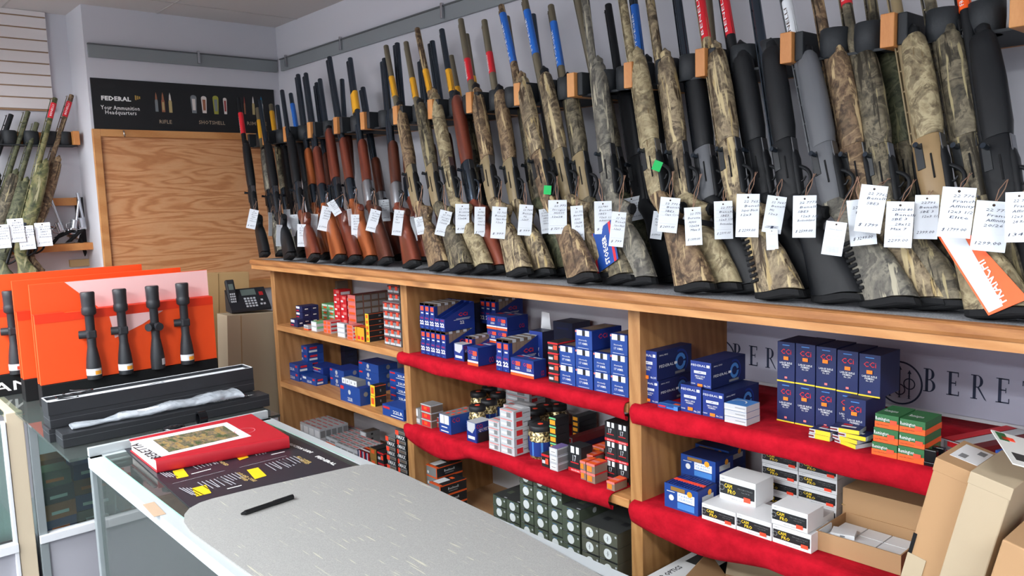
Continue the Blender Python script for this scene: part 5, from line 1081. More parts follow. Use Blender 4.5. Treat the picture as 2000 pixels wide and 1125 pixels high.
# printed designs: name -> (body colour per face, printed marks, price sticker or None)
D = {
 'navy22': (dict(all=navyc), [(R_, 'front', .08, .55, .6, .9, whc), (R_, 'front', .08, .12, .5, .3, redc), (R_, 'right', .2, .3, .8, .7, dkblue), (R_, 'right', .3, .42, .7, .58, whc)], None),
 'whiteorange': (dict(all=lgr), [(R_, 'front', .0, .0, 1, .3, ora), (R_, 'front', .1, .45, .9, .7, gry), (R_, 'right', .0, .0, 1, .25, redc), (R_, 'top', .1, .2, .9, .45, gry), (R_, 'top', .1, .65, .9, .9, pinkc)], None),
 'greywhite': (dict(all=lgr), [(R_, 'front', .1, .2, .9, .8, whc), (R_, 'right', .1, .2, .9, .8, gry), (R_, 'top', .1, .3, .9, .5, redc)], None),
 'greenwhite': (dict(all=lgr, top=mint), [(R_, 'front', .1, .15, .9, .8, whc), (R_, 'right', .0, .6, 1, .95, mint), (R_, 'top', .3, .3, .6, .6, ora)], None),
 'mint': (dict(all=mint), [(R_, 'front', .1, .6, .9, .9, whc), (R_, 'front', .3, .15, .8, .5, ora)], None),
 'smoke': (dict(all=brn), [(R_, 'front', .05, .05, .95, .12, gry), (R_, 'front', .1, .5, .9, .6, gry)], None),
 'redtall': (dict(all=redc), [(R_, 'front', .12, .1, .5, .35, whc), (R_, 'front', .4, .5, .9, .85, pinkc), (R_, 'right', .1, .3, .9, .7, whc)], None),
 'orangegrid': (dict(all=brn, front=pinkc), [(R_, 'front', .1, .1, .9, .45, ora), (R_, 'right', .08, .15, .92, .85, gry), (R_, 'top', .05, .05, .95, .95, red2)], None),
 'redwhite': (dict(all=lgr, front=pinkc, top=pinkc), [(R_, 'front', .12, .15, .88, .8, ora), (R_, 'right', .05, .5, .95, .9, redc)], None),
 'yellowblack': (dict(all=blk, front=yelc), [(R_, 'front', .2, .2, .8, .8, ora), (R_, 'right', .45, .35, .55, .6, gry), (R_, 'right', .0, .9, 1, .97, ora)], None),
 'orangespine': (dict(all=blk, front=ylw), [(R_, 'front', .2, .1, .8, .35, redc), (R_, 'top', .1, .1, .9, .9, ora)], None),
 'graphite': (dict(all=gry), [(R_, 'front', 0, .72, 1, .95, red2), (R_, 'front', .05, .1, .95, .35, lgr), (R_, 'front', 0, .0, 1, .06, blk)], ('front', .35, .40, .75, .85, redS)),
 'graphside': (dict(all=gry), [(R_, 'front', 0, .75, 1, .95, redc), (R_, 'front', .05, .45, .9, .58, lgr), (R_, 'front', .1, .1, .95, .25, redc)], None),
 'bluewhite': (dict(all=blue), [(R_, 'front', .12, .55, .35, .85, whc), (T_, 'front', '22LR', .4, .2, .72, .5, whc), (R_, 'front', .78, .6, .92, .85, redc), (R_, 'right', .1, .2, .6, .45, whc), (R_, 'right', .15, .6, .6, .85, redc)], None),
 'blueyellow': (dict(all=royal), [(R_, 'front', .2, .72, .85, .82, yelc), (R_, 'front', .35, .45, .65, .62, redc), (R_, 'front', .2, .3, .8, .34, whc)], None),
 'blueoval': (dict(all=blue, top=royal), [('c', 'front', .48, .62, .010, lgr), (T_, 'front', '22LR', .38, .12, .62, .32, whc), (R_, 'front', .03, .7, .2, .9, redc), ('c', 'right', .5, .62, .010, gry)], None),
 'bluelist': (dict(all=blue), [(R_, 'front', .05, .65, .35, .85, redc), (T_, 'front', '22LR', .5, .4, .95, .7, whc), (R_, 'front', .4, .15, .95, .22, whc)], None),
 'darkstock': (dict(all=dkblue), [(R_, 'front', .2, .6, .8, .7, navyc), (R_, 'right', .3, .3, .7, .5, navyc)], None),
 'tips': (dict(all=gry, front=whc), [(R_, 'front', .4, .3, .6, .7, gry)], None),
 'brownred': (dict(all=blk, top=gry), [(R_, 'front', .0, .62, 1, .95, gry), (T_, 'front', 'VMAX', .08, .08, .92, .5, whc), (R_, 'front', .4, .66, .9, .86, brn)], ('front', .02, .45, .34, .95, redS)),
 'goldbox': (dict(all=blk, front=gold2), [(R_, 'front', .1, .55, .9, .9, gold2)], ('front', .3, .55, .8, .9, ora)),
 'flagbox': (dict(all=red2, front=navyc), [(R_, 'front', .4, 0, .6, 1, whc), (R_, 'front', .7, 0, 1, 1, redc), (R_, 'top', 0, .2, 1, .4, whc), (R_, 'top', 0, .6, 1, .8, ora)], None),
 'silver4': (dict(all=gry, front=lgr), [(R_, 'front', .2, .2, .8, .8, whc), (R_, 'right', .35, .3, .5, .7, blk), (R_, 'top', .1, .1, .9, .9, brn)], None),
 'ccibrick': (dict(all=navyc), [(T_, 'front', 'CCi', .22, .70, .80, .83, redc), (R_, 'front', .3, .91, .7, .93, skyb), (T_, 'front', 'LARGE RIFLE', .15, .46, .85, .505, whc), (T_, 'front', 'PRIMERS', .28, .405, .72, .45, whc), (T_, 'front', 'No. 200', .34, .355, .66, .392, whc), (R_, 'front', .44, .09, .58, .14, pinkc), (R_, 'front', 0, 0, 1, .035, yelc)], ('front', .35, .58, .62, .665, orangeS)),
 'federal': (dict(all=navyc, front=royal, top=navyc), [(T_, 'front', 'FEDERAL', .04, .80, .74, .88, whc), (R_, 'front', .78, .79, .93, .89, whc), (R_, 'front', .18, .53, .76, .63, whc), (T_, 'front', 'CHAMPION', .24, .555, .70, .605, royal), (T_, 'front', 'SMALL RIFLE', .22, .40, .70, .46, whc), (T_, 'front', 'PRIMERS', .28, .32, .62, .38, whc), (T_, 'front', '1000', .04, .10, .24, .15, whc), (T_, 'front', 'No.205', .66, .06, .96, .13, whc), ('a', 'right', .66, .48, .17, .30, .2, 6.2, skyb), ('a', 'right', .66, .48, .36, .44, -1.4, 2.0, royal), (T_, 'right', 'FEDERAL', .06, .42, .46, .52, whc), (R_, 'right', .48, .43, .56, .52, whc), (T_, 'right', 'SMALL RIFLE', .06, .82, .30, .87, whc), (R_, 'right', .50, .08, .78, .17, gry)], ('front', .34, .06, .58, .18, orangeS)),
 'silverflat': (dict(all=lgr, top=skyb), [(R_, 'front', .05, .15, .9, .3, whc), (R_, 'front', .5, .5, .95, .6, gry), ('a', 'top', .4, .4, .3, .36, 0, 3, whc)], None),
 'green_orange': (dict(all=grn, top=grn), [(R_, 'front', 0, 0, 1, .46, ora), (R_, 'right', 0, 0, 1, .46, ora), (T_, 'front', 'Remington', .03, .56, .62, .82, whc), (T_, 'front', 'Large Rifle Primers', .06, .22, .6, .32, blk), (T_, 'top', 'Remington', .15, .3, .7, .5, whc)], ('front', .62, .34, .90, .64, redS)),
 'campro': (dict(all=whc), [(R_, 'front', .02, .25, .97, .75, blk), ('a', 'front', .07, .5, .10, .13, 0, 6.28, gry), (T_, 'front', 'CAM', .14, .52, .36, .70, yelc), (T_, 'front', 'PRO', .24, .31, .46, .49, yelc), (T_, 'front', 'PROJECTILES', .52, .58, .92, .63, gry), (T_, 'front', '9mm 124 GR', .62, .46, .84, .51, gry), (T_, 'front', 'CAMPRO', .03, .86, .2, .90, gry), (T_, 'front', 'MADE IN CANADA', .35, .1, .7, .14, gry)], ('front', .72, .13, .90, .33, redS)),
 'target22': (dict(all=navyc, front=blue, right=royal), [(R_, 'front', .40, .38, .90, .74, whc), (T_, 'front', 'Federal', .44, .60, .84, .68, skyb), (T_, 'front', 'CLASSIC', .44, .45, .84, .54, skyb), (R_, 'front', .2, .76, .62, .92, gold2), ('c', 'front', .76, .78, .008, ylw), (R_, 'front', .40, .08, .9, .34, skyb), ('c', 'front', .22, .45, .008, whc), (R_, 'front', .08, .68, .32, .71, whc), (R_, 'right', .2, .45, .8, .72, lgr), ('c', 'right', .6, .8, .008, ylw)], None),
 'bushnell': (dict(all=blk, front=gry), [(R_, 'front', 0, 0, 1, .06, ora), (R_, 'right', 0, 0, 1, .06, ora), (R_, 'front', 0, .92, 1, 1, ora), (R_, 'right', 0, .90, 1, 1, ora), (R_, 'front', .93, 0, 1, 1, ora), (R_, 'top', 0, 0, 1, .08, ora), (R_, 'top', .08, .1, .62, .55, whc), (T_, 'right', 'Bushnell', .28, .45, .68, .68, whc), (R_, 'right', .3, .25, .64, .33, gry), ('c', 'front', .2, .35, .006, whc), (R_, 'top', .3, .62, .6, .75, ora)], None),
 'greencan': (dict(all=sage), [('c', 'front', .48, .48, .0145, whc), (R_, 'front', .3, .84, .62, .87, skyb), (R_, 'front', 0, 0, 1, .10, blk), (R_, 'front', .05, .03, .3, .07, gry), ('c', 'front', .90, .74, .0035, lgr), (R_, 'top', 0, 0, 1, 1, lid), (R_, 'top', .75, .04, .95, .07, lgr), (R_, 'top', .35, .25, .65, .4, sage), ('c', 'right', .40, .6, .009, lgr)], None),
 'olivecan': (dict(all=sage2), [('c', 'front', .48, .50, .0155, whc), (R_, 'front', .46, .33, .50, .67, gry), (R_, 'front', .40, .49, .56, .51, gry), (R_, 'front', 0, 0, 1, .12, blk), (R_, 'front', .05, .04, .3, .08, gry), ('c', 'front', .92, .78, .0035, lgr), (R_, 'top', 0, 0, 1, 1, lid), (R_, 'top', .45, .35, .8, .5, blk)], None),
 'hmr': (dict(all=royal, front=blue), [(R_, 'front', .10, .70, .42, .98, whc), (R_, 'front', .60, .70, .84, .98, whc), (R_, 'front', .44, .70, .58, .98, blk), (T_, 'front', 'Hornady', .22, .44, .70, .52, whc), (T_, 'front', '17 HMR', .22, .24, .74, .36, whc), (R_, 'front', .15, .06, .8, .08, whc), ('c', 'front', .05, .90, .003, pinkc), (T_, 'right', 'CCi', .2, .55, .5, .8, redc), (R_, 'top', .1, .1, .9, .9, brn)], None),
 'blackred': (dict(all=blk), [(R_, 'front', 0, .78, 1, .95, redc), (R_, 'front', .08, .25, .5, .5, lgr), (R_, 'right', 0, .82, 1, .95, redc)], ('front', .62, .30, .98, .72, redS)),
 'cci22': (dict(all=royal, top=blue), [(T_, 'front', 'CCi', .12, .62, .55, .82, redc), (T_, 'front', '22LR', .4, .38, .8, .52, whc), (R_, 'front', 0, .16, 1, .26, whc), (R_, 'front', 0, .0, 1, .14, ora), (T_, 'right', 'CCi', .55, .1, .8, .4, redc), (R_, 'top', .1, .4, .6, .6, redc), (R_, 'top', .2, .7, .9, .8, whc)], ('front', .52, .56, .9, .8, redS)),
 'ccitall': (dict(all=dkblue, front=royal), [(T_, 'front', 'CCi', .25, .72, .68, .82, redc), (T_, 'front', 'QUIET', .2, .46, .75, .54, whc), (T_, 'front', '22LR', .25, .3, .75, .4, whc), ('c', 'front', .5, .16, .004, whc)], None),
 'ccidisplay': (dict(all=blue, front=blue, top=gry), [(R_, 'front', .08, .5, .85, .98, whc), (R_, 'front', .42, .5, .47, .98, gry), (R_, 'front', .2, .3, .7, .36, whc), (R_, 'front', .15, .08, .8, .14, whc), (T_, 'right', 'CCi', .05, .62, .32, .86, redc), (T_, 'right', '22WMR', .55, .25, .95, .42, whc), ('c', 'right', .7, .68, .008, whc)] + [('q', 'top', [(.25 + .45 * a, .12 + .22 * b), (.42 + .45 * a, .12 + .22 * b), (.42 + .45 * a, .24 + .22 * b), (.25 + .45 * a, .24 + .22 * b)], redS) for a in (0, 1) for b in range(4)], None),
 'quietbox': (dict(all=royal, top=lgr), [('q', 'front', [(.1, .98), (.9, .98), (.9, .75), (.6, .45), (.1, .55)], lgr), (R_, 'front', .15, .15, .85, .3, whc), (T_, 'right', 'CCi', .02, .72, .4, .92, redc), (T_, 'right', 'QUIET', .15, .55, .85, .7, whc), (R_, 'right', .1, .0, .95, .5, blk)], None),
 'silverstripe': (dict(all=lgr), [(R_, 'front', .1, .25, .5, .5, whc), (R_, 'front', .5, .2, .8, .75, gry), ('q', 'front', [(.05, .85), (.9, .85), (.9, .95), (.05, .95)], pinkc), (R_, 'right', .15, .2, .5, .8, redc), (R_, 'right', .55, .5, .95, .6, gry), (R_, 'top', .1, .2, .9, .35, pinkc), (R_, 'top', .2, .55, .9, .75, whc)], None),
 'tallblack': (dict(all=blk), [(R_, 'front', .0, .80, 1, 1, mint), (R_, 'front', .1, .15, .9, .7, ylw)], None),
 'lilac': (dict(all=lgr, top=purp), [(R_, 'front', .15, .2, .85, .85, whc), (R_, 'front', .25, .4, .75, .5, gry), (R_, 'right', .05, .1, .95, .8, gry)], None),
 'longred': (dict(all=red2, front=lgr), [(R_, 'front', .1, .1, .9, .9, gry), (R_, 'front', .2, .4, .8, .9, redc)], None),
 'blackhex': (dict(all=blk, top=lid), [(R_, 'front', .15, .2, .8, .85, ylw)], None),
 'v17': (dict(all=blk), [(T_, 'front', '17', .35, .42, .62, .66, lgr), (R_, 'front', 0, .0, 1, .14, redc), (T_, 'front', 'WIN SUPER MAG', .2, .03, .85, .10, whc), (R_, 'front', .22, .72, .48, .98, whc), (R_, 'front', .62, .72, .84, .98, whc), (R_, 'front', .2, .34, .8, .38, redc)], None),
 'clearorange': (dict(all=clear, top=ora), [(R_, 'front', 0, .75, 1, 1, pinkc), (R_, 'front', .1, .15, .65, .7, orangeS), (R_, 'right', 0, .85, 1, 1, redc), (R_, 'top', .1, .3, .9, .55, pinkc)], None),
 'clearbox': (dict(all=clear, top=gry), [(R_, 'front', .1, .1, .9, .8, redc), (R_, 'front', .3, .3, .6, .7, ora), (R_, 'front', 0, .88, 1, 1, lgr), (R_, 'right', .05, .1, .95, .8, brn), (R_, 'right', 0, .88, 1, 1, lgr)], None),
 'clearwhite': (dict(all=gry, top=gry), [(R_, 'front', .12, .5, .4, .95, whc), (R_, 'front', .5, .5, .75, .95, whc), (R_, 'front', .1, .1, .9, .35, lgr)], None),
 'flatcolor': (dict(all=blue, front=blue), [(R_, 'front', .05, .3, .4, .7, redc), (R_, 'front', .45, .2, .9, .5, skyb), (R_, 'front', .8, 0, 1, 1, skyb), (R_, 'top', 0, 0, 1, .3, skyb), (R_, 'top', .6, .3, .9, .6, ora)], None),
 'primerflat': (dict(all=lgr, top=navyc), [(R_, 'front', .3, 0, 1, 1, yelc), (R_, 'front', 0, .3, .25, .7, red2), (R_, 'right', 0, 0, 1, 1, lgr), (R_, 'top', .3, .3, .8, .5, whc), (R_, 'top', .3, .6, .6, .8, redc)], None),
}
ORD = ['first', 'second', 'third', 'fourth', 'fifth', 'sixth', 'seventh', 'eighth', 'ninth', 'tenth', 'eleventh', 'twelfth']
_tp = {}
def template(dn, w, d, h):
    k = (dn, round(w, 4), round(d, 4), round(h, 4))
    if k in _tp: return _tp[k]
    cols, ops, st = D[dn]; a = cols['all']
    fm = {f: cols.get(f, a) for f in ('front', 'right', 'back', 'left', 'top', 'bottom')}
    g_ = .0004
    body = MB().box((-w / 2 + g_, -d / 2 + g_, 0), (w / 2 - g_, d / 2 - g_, h - g_), a, faces=fm)
    me = body.build('ammunition_box', bevel=0); C.objects.unlink(me)
    pr_ = decals([(o[0], o[1]) + tuple(o[2:]) for o in ops], w, d, h).build('printed_label'); C.objects.unlink(pr_)
    s_ = None
    if st: s_ = decals([('r',) + tuple(st)], w, d, h, .0015).build('price_sticker'); C.objects.unlink(s_)
    _tp[k] = (me, pr_, s_); return _tp[k]
def put(dn, x, y, z, w, d, h, label, group, cat='box', rz=0.0, name='ammunition_box'):
    me, pr_, s_ = template(dn, w, d, h)
    o = me.copy(); o.name = KIND.get(dn, 'cartridge_box'); C.objects.link(o); o.location = (x, y, z); o.rotation_euler = (0, 0, rz)
    p = pr_.copy(); C.objects.link(p); p.parent = o
    if s_: q = s_.copy(); C.objects.link(q); q.parent = o; q.location = (random.uniform(-.04, .04) * w, 0, random.uniform(-.04, .04) * h)
    tag(o, label, cat, group); return o
KIND = {'navy22': 'cartridge_box', 'federal': 'primer_carton', 'ccibrick': 'primer_carton', 'silverflat': 'primer_box', 'green_orange': 'primer_carton', 'primerflat': 'primer_box', 'campro': 'bullet_carton', 'target22': 'bulk_carton', 'bushnell': 'optics_carton', 'greencan': 'green_carton', 'olivecan': 'green_carton', 'hmr': 'rimfire_carton', 'bluewhite': 'rimfire_carton', 'blueoval': 'rimfire_carton', 'bluelist': 'rimfire_carton', 'blueyellow': 'rimfire_carton', 'cci22': 'rimfire_carton', 'darkstock': 'rimfire_carton', 'v17': 'rimfire_carton', 'tips': 'bullet_box', 'clearbox': 'plastic_cartridge_box', 'clearorange': 'plastic_cartridge_box'}
def S(dn, bl, u1, vt, Z, nx, nz, d, desc, group, ny=1, y=None, zb=None, gap=0.0, jit=.0012, skip=(), rz=0.0, cat='box', dz=0, name='ammunition_box'):
    """a block of nx x nz x ny boxes; bl pixel of its bottom left front corner, u1 its right edge, vt its top at the left edge"""
    if y is None: P = at(bl[0], bl[1], 2, Z); y = min(max(P.y, -.405), -.06)
    P = at(bl[0], bl[1], 1, y)
    z0 = Z if zb is None else at(bl[0], zb, 1, y).z
    top = at(bl[0], vt, 1, y).z
    # right edge at the same height
    Q = at(u1, bl[1] + (u1 - bl[0]) * .27, 1, y)
    w = (Q.x - P.x) / nx; h = (top - z0) / nz
    dd = min(d, (-.012 - y) / ny)
    for k in range(ny):
        for j in range(nz):
            for i in range(nx):
                if (i, j) in skip: continue
                if k > 0 and i < nx - 1 and j < nz - 1 and (i, j + 1) not in skip: continue
                lab = desc
                if nx > 1: lab += ', %s column' % ORD[i]
                if nz > 1: lab += ', %s from the bottom' % ORD[j]
                if ny > 1: lab += ', %s row back' % ORD[k] if k else ', front row'
                put(dn, P.x + w * (i + .5) + random.uniform(-jit, jit) * .5, y + dd * (k + .5) + (random.uniform(0, jit) if ny == 1 else 0), z0 + h * j + .0002 * j, w - .0008, dd - .0006, h - .0003, lab, group, cat, rz, name)
    return P.x, y, z0, w, dd, h
zc = .0008 # cloth thickness above the board
Za, Zb_ = Z1, Z2
# ---- left bay, upper shelf
S('navy22', (539, 630), 549.5, 608, Za, 1, 2, .042, 'navy cartridge box, low pair in the shelf corner', 'navy cartridge boxes on the upper pine shelf')
S('navy22', (549.5, 627), 561, 583, Za, 1, 4, .040, 'navy cartridge box, tall left block', 'navy cartridge boxes on the upper pine shelf', ny=4, y=-.33)
S('navy22', (579, 630), 592, 597, Za, 1, 3, .042, 'navy cartridge box, right block', 'navy cartridge boxes on the upper pine shelf', ny=2, y=-.34)
S('navy22', (567, 634), 581, 622, Za, 1, 1, .036, 'single low navy cartridge box before the two navy blocks', 'navy cartridge boxes on the upper pine shelf', y=-.395)
S('whiteorange', (593, 644), 602, 634, Za, 1, 1, .022, 'tiny white and orange box between navy and green boxes', 'small loose boxes on the upper pine shelf')
S('greenwhite', (608, 646), 619, 627, Za, 1, 2, .05, 'green topped white box', 'green and white boxes on the upper pine shelf')
x_, y_, z_, w_, d_, h_ = S('mint', (630, 640), 655, 593, Za, 2, 3, .06, 'mint green box under the smoky boxes', 'mint boxes on the upper pine shelf', y=-.19)
S('smoke', (625, 640), 664, 546, Za, 3, 3, .06, 'tall smoky brown box, rear row', 'smoky boxes at the back of the upper pine shelf', y=-.10, zb=640 - 0)
S('redtall', (655, 650), 667, 566, Za, 1, 5, .06, 'red box in the tallest red stack', 'red boxes on the upper pine shelf', y=-.24)
S('redtall', (668, 655), 680, 577, Za, 1, 4, .05, 'red box in the lower red stack', 'red boxes on the upper pine shelf', y=-.24)
S('orangegrid', (683, 660), 698, 576, Za, 1, 5, .040, 'orange fronted box with grey side', 'orange fronted boxes on the upper pine shelf', ny=5, y=-.25)
S('redwhite', (632, 649), 646, 626, Za, 2, 3, .05, 'red and white box with orange end', 'red and white boxes at the shelf front')
S('greywhite', (659, 657), 674, 630, Za, 1, 3, .02, 'white ended grey box', 'white ended boxes at the shelf front')
S('redwhite', (678, 662), 690, 634, Za, 1, 4, .05, 'small red dotted box beside the white ended stack', 'red dotted boxes at the shelf front')
S('orangespine', (690, 663), 712, 637, Za, 3, 1, .05, 'upright box with amber spine', 'amber spined boxes at the shelf front')
S('yellowblack', (715, 667), 722, 613, Za, 1, 5, .105, 'black box with yellow end', 'black boxes with yellow ends')
S('graphite', (751, 672), 784, 589, Za, 3, 5, .055, 'grey cartridge box with red sticker, lower block', 'grey cartridge boxes against the first upright')
S('graphite', (762, 674.5), 784, 557, Za, 2, 7, .055, 'grey cartridge box with red sticker, rear pair', 'grey cartridge boxes against the first upright', y=-.31, skip=[(i, j) for i in (0, 1) for j in range(4)])
# ---- left bay, lower shelf
g_b = 'blue rimfire cartons on the lower pine shelf'
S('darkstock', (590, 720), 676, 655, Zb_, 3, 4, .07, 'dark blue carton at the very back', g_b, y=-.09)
S('bluewhite', (574, 728), 603, 671, Zb_, 1, 4, .085, 'blue carton, rear left stack', g_b, y=-.30)
S('bluewhite', (557, 737), 584, 706, Zb_, 1, 2, .075, 'blue carton, front left pair', g_b)
S('blueyellow', (605, 740), 632, 712, Zb_, 1, 2, .09, 'blue carton with yellow band', g_b, y=-.29)
S('bluewhite', (588, 745), 617, 731, Zb_, 1, 1, .06, 'blue open carton with white flap, front row', g_b)
S('blueoval', (645, 751), 673, 718, Zb_, 1, 2, .11, 'blue carton with silver oval, middle pair', g_b)
S('blueoval', (664, 766), 703, 748, Zb_, 1, 1, .055, 'blue carton with silver oval carrying grey tips boxes', g_b, y=-.405)
S('tips', (668, 756), 697, 737, Zb_, 4, 1, .045, 'small white ended grey box on a blue carton', 'grey tips boxes', y=-.395, zb=748)
S('blueoval', (703, 770), 742, 705, Zb_, 1, 3, .10, 'blue carton with silver oval, tall rear stack', g_b, y=-.22)
S('yellowblack', (724, 792), 733, 752, Zb_, 1, 2, .055, 'tall black box with amber end on the lower pine shelf', 'black and amber boxes')
S('bluelist', (764, 812), 797, 724, Zb_, 1, 4, .10, 'blue carton with red oval beside the upright', g_b, y=-.26)
S('bluelist', (747, 810), 789, 788, Zb_, 1, 1, .07, 'glossy blue carton at the front right corner', g_b, y=-.41)
p = at(722, 790, 2, Zb_); o = MB().lathe([(.012, 0), (.017, .008), (.014, .026), (.004, .030)], mt('dark_brown', (60, 34, 32))).build('brown_bag', loc=(p.x - .03, -.385, Zb_)); tag(o, 'small dark brown pouch between blue carton and amber ended box', 'pouch')
def flap(x, y, z, w, h, tilt, rz, m, label):
    o = MB().box((-w / 2, -.0006, 0), (w / 2, .0006, h), m).build('carton_flap', loc=(x, y, z)); o.rotation_euler = (tilt, 0, rz); tag(o, label, 'flap'); return o
# ---- left bay, bottom shelf
g_s = 'small white and orange boxes on the bottom shelf'
S('greywhite', (582, 838), 625, 822, Z3 + .0, 4, 2, .03, 'small pale box, corner group', g_s, ny=5, y=-.33)
S('whiteorange', (622, 862), 668, 846, Z3, 4, 2, .035, 'small orange trimmed box, middle group', g_s, ny=5, y=-.30)
S('whiteorange', (655, 884), 704, 864, Z3, 4, 2, .035, 'small orange trimmed box, near group', g_s, ny=4, y=-.34)
S('silver4', (704, 872), 716, 842, Z3, 1, 4, .075, 'silver grey box in the short stack', 'silver grey boxes on the bottom shelf', y=-.18, zb=None)
S('flagbox', (699, 905), 722, 878, Z3, 3, 1, .055, 'upright blue white red striped box', 'striped boxes on the bottom shelf', y=-.36)
S('goldbox', (723, 905), 736, 874, Z3, 1, 3, .08, 'gold fronted box', 'gold fronted boxes on the bottom shelf', y=-.36)
S('blackred', (738, 910), 750, 881, Z3, 1, 3, .07, 'black and red box beside the gold stack', 'black and red boxes on the bottom shelf', y=-.36)
S('brownred', (757, 930), 775, 852, Z3, 1, 6, .06, 'black box with white lettering and red sticker, left column', 'lettered black boxes against the first upright', y=-.385)
S('brownred', (776, 935), 796, 840, Z3, 1, 7, .06, 'black box with white lettering and red sticker, right column', 'lettered black boxes against the first upright', y=-.375)

# ---- middle bay, upper red shelf
Zc_ = Z1 + zc
S('graphside', (800, 688), 818, 594, Zc_, 1, 8, .05, 'grey and red box in the tall stack against the upright', 'grey and red boxes beside the first upright', y=-.365)
def tray(x, y, z, w, d, h, label, group, empty_=False, hf=.48):
    """open display tray with a sloping side, filled with slim boxes standing in a row"""
    e = empty('display_tray', (x, y, z)); tag(e, label, 'display tray', group)
    b = MB(); t = .0008; pts = [(-d / 2, 0), (d / 2, 0), (d / 2, h), (d / 2 - .01, h), (-d / 2, h * hf)]
    for xx in (-w / 2 + t, w / 2 - t): 
        vs_ = [Vector((xx, py, pz)) for py, pz in pts]; b.add([v - Vector((t / 2, 0, 0)) for v in vs_] + [v + Vector((t / 2, 0, 0)) for v in vs_], [[4, 3, 2, 1, 0], [5, 6, 7, 8, 9]] + [[i, (i + 1) % 5, (i + 1) % 5 + 5, i + 5] for i in range(5)], royal)
    b.box((-w / 2 + t, -d / 2, 0), (w / 2 - t, -d / 2 + t, h * hf), royal); b.box((-w / 2 + t, d / 2 - t, 0), (w / 2 - t, d / 2, h), royal); b.box((-w / 2 + t, -d / 2, 0), (w / 2 - t, d / 2, t), royal)
    b.build('tray_body', e)
    q = MB(); q.text('22', (-w * .42, -d / 2 - .0005, h * .17), (1, 0, 0), (0, 0, 1), h * .15, wh, w=w * .8, bold=.05); q.text('CCi', (-w * .30, -d / 2 - .0005, h * .385), (1, 0, 0), (0, 0, 1), h * .06, redc, w=w * .6, bold=.03); q.box((-w * .1, -d / 2 - .0006, h * .04), (w * .1, -d / 2 - .0002, h * .07), skyb)
    q.text('CCi', (w / 2 + .0004, -d * .05, h * .52), (0, 1, 0), (0, 0, 1), h * .13, redc, w=d * .32, bold=.03); q.text('22', (w / 2 + .0004, .0, h * .22), (0, 1, 0), (0, 0, 1), h * .12, wh, w=d * .14, bold=.03); q.box((w / 2 - .0002, -d * .12, h * .42), (w / 2 + .0005, d * .35, h * .44), lgr); q.box((w / 2 - .0002, -d * .2, h * .38), (w / 2 + .0005, d * .32, h * .40), lgr)
    q.build('printed_label', e)
    if not empty_:
        n = 8
        for k in range(n):
            y0 = -d / 2 + .002 + (d - .006) * k / n; o = MB().box((-w / 2 + .0022, y0, .002), (w / 2 - .0022, y0 + (d - .006) / n - .0012, h * .985), clear if k else royal)
            o.box((-w / 2 + .0018, y0, h * .90), (w / 2 - .0018, y0 + (d - .006) / n - .001, h * .99), lgr if k % 2 else brn)
            if k == 0:
                o.box((-w * .28, y0 - .0006, h * .70), (w * .30, y0, h * .86), redS); o.box((-w * .2, y0 - .0006, h * .58), (w * .25, y0, h * .63), whc)
            o.build('cartridge_box', e)
    return e
P0 = at(822.7, 695, 1, -.385); Q0 = at(872, 708.5, 1, -.385); tw = (Q0.x - P0.x) / 5
zt1 = at(822.7, 641, 1, -.385).z; th = zt1 - Zc_; td = .135
for lv in range(2):
    for i in range(5):
        if lv and i > 2 : em_ = True
        else: em_ = False
        tray(P0.x + tw * (i + .5), -.385 + td / 2, Zc_ + lv * (th + .0006), tw - .0008, td, th, '%s blue rimfire display tray from the left, %s level%s' % (ORD[i], 'upper' if lv else 'lower', ', nearly empty' if em_ else ''), 'blue rimfire display trays', em_)
for i in range(5): tray(P0.x + tw * (i + 1.5), -.165 + td / 2 - .01, Zc_ + (th + .0006) * (0 if i < 0 else 1), tw - .0008, td, th, '%s display tray of the shadowed rear row on top' % ORD[i], 'blue rimfire display trays', False) if i > 1 else None
for i in range(4): S('darkstock', (872 + 0 * i, 705), 905, 668, Zc_, 1, 1, .10, 'dark blue carton supporting the rear display trays', 'dark cartons on the upper red shelf', y=-.20) if i == 0 else None
P1 = at(909, 702, 1, -.33); 
for k in range(2): tray(P1.x + .010 + k * .021, -.33 + .065, Zc_, .0205, .13, .078, '%s of the two display trays behind the red topped cartons' % ('left' if k == 0 else 'right'), 'blue rimfire display trays', False)
S('quietbox', (887, 704), 906, 670, Zc_, 1, 1, .04, 'small blue carton with cut away pale front beside the trays', 'blue cartons on the upper red shelf', y=-.375)
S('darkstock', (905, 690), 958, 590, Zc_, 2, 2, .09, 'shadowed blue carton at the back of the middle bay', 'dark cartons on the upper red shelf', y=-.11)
S('cci22', (953, 707), 993, 615, Zc_, 2, 3, .10, 'blue carton with red lettering, rear block', 'red lettered blue cartons', y=-.25)
S('cci22', (913, 707), 934, 676, Zc_, 1, 1, .085, 'blue carton with dangling open front, left of the trays', 'red lettered blue cartons', y=-.395)
P2 = at(969, 717, 1, -.39); Q2 = at(995, 724, 1, -.39); w2 = (Q2.x - P2.x) / 2; h2 = at(969, 661, 1, -.39).z - Zc_
for k in range(2): tray(P2.x + w2 * (k + .5), -.39 + .07, Zc_, w2 - .0008, .14, h2, '%s display tray of the pair right of the open blue carton' % ('left' if k == 0 else 'right'), 'blue rimfire display trays', False)
S('cci22', (997, 728), 1043, 697, Zc_, 2, 1, .055, 'low blue carton of the front pair', 'red lettered blue cartons', y=-.40)
S('ccitall', (1035, 720), 1061, 645, Zc_, 1, 1, .055, 'tall blue carton with raised white flap', 'blue cartons on the upper red shelf', y=-.26)
p = at(1068, 640, 1, -.20); o = MB(); n_ = 8
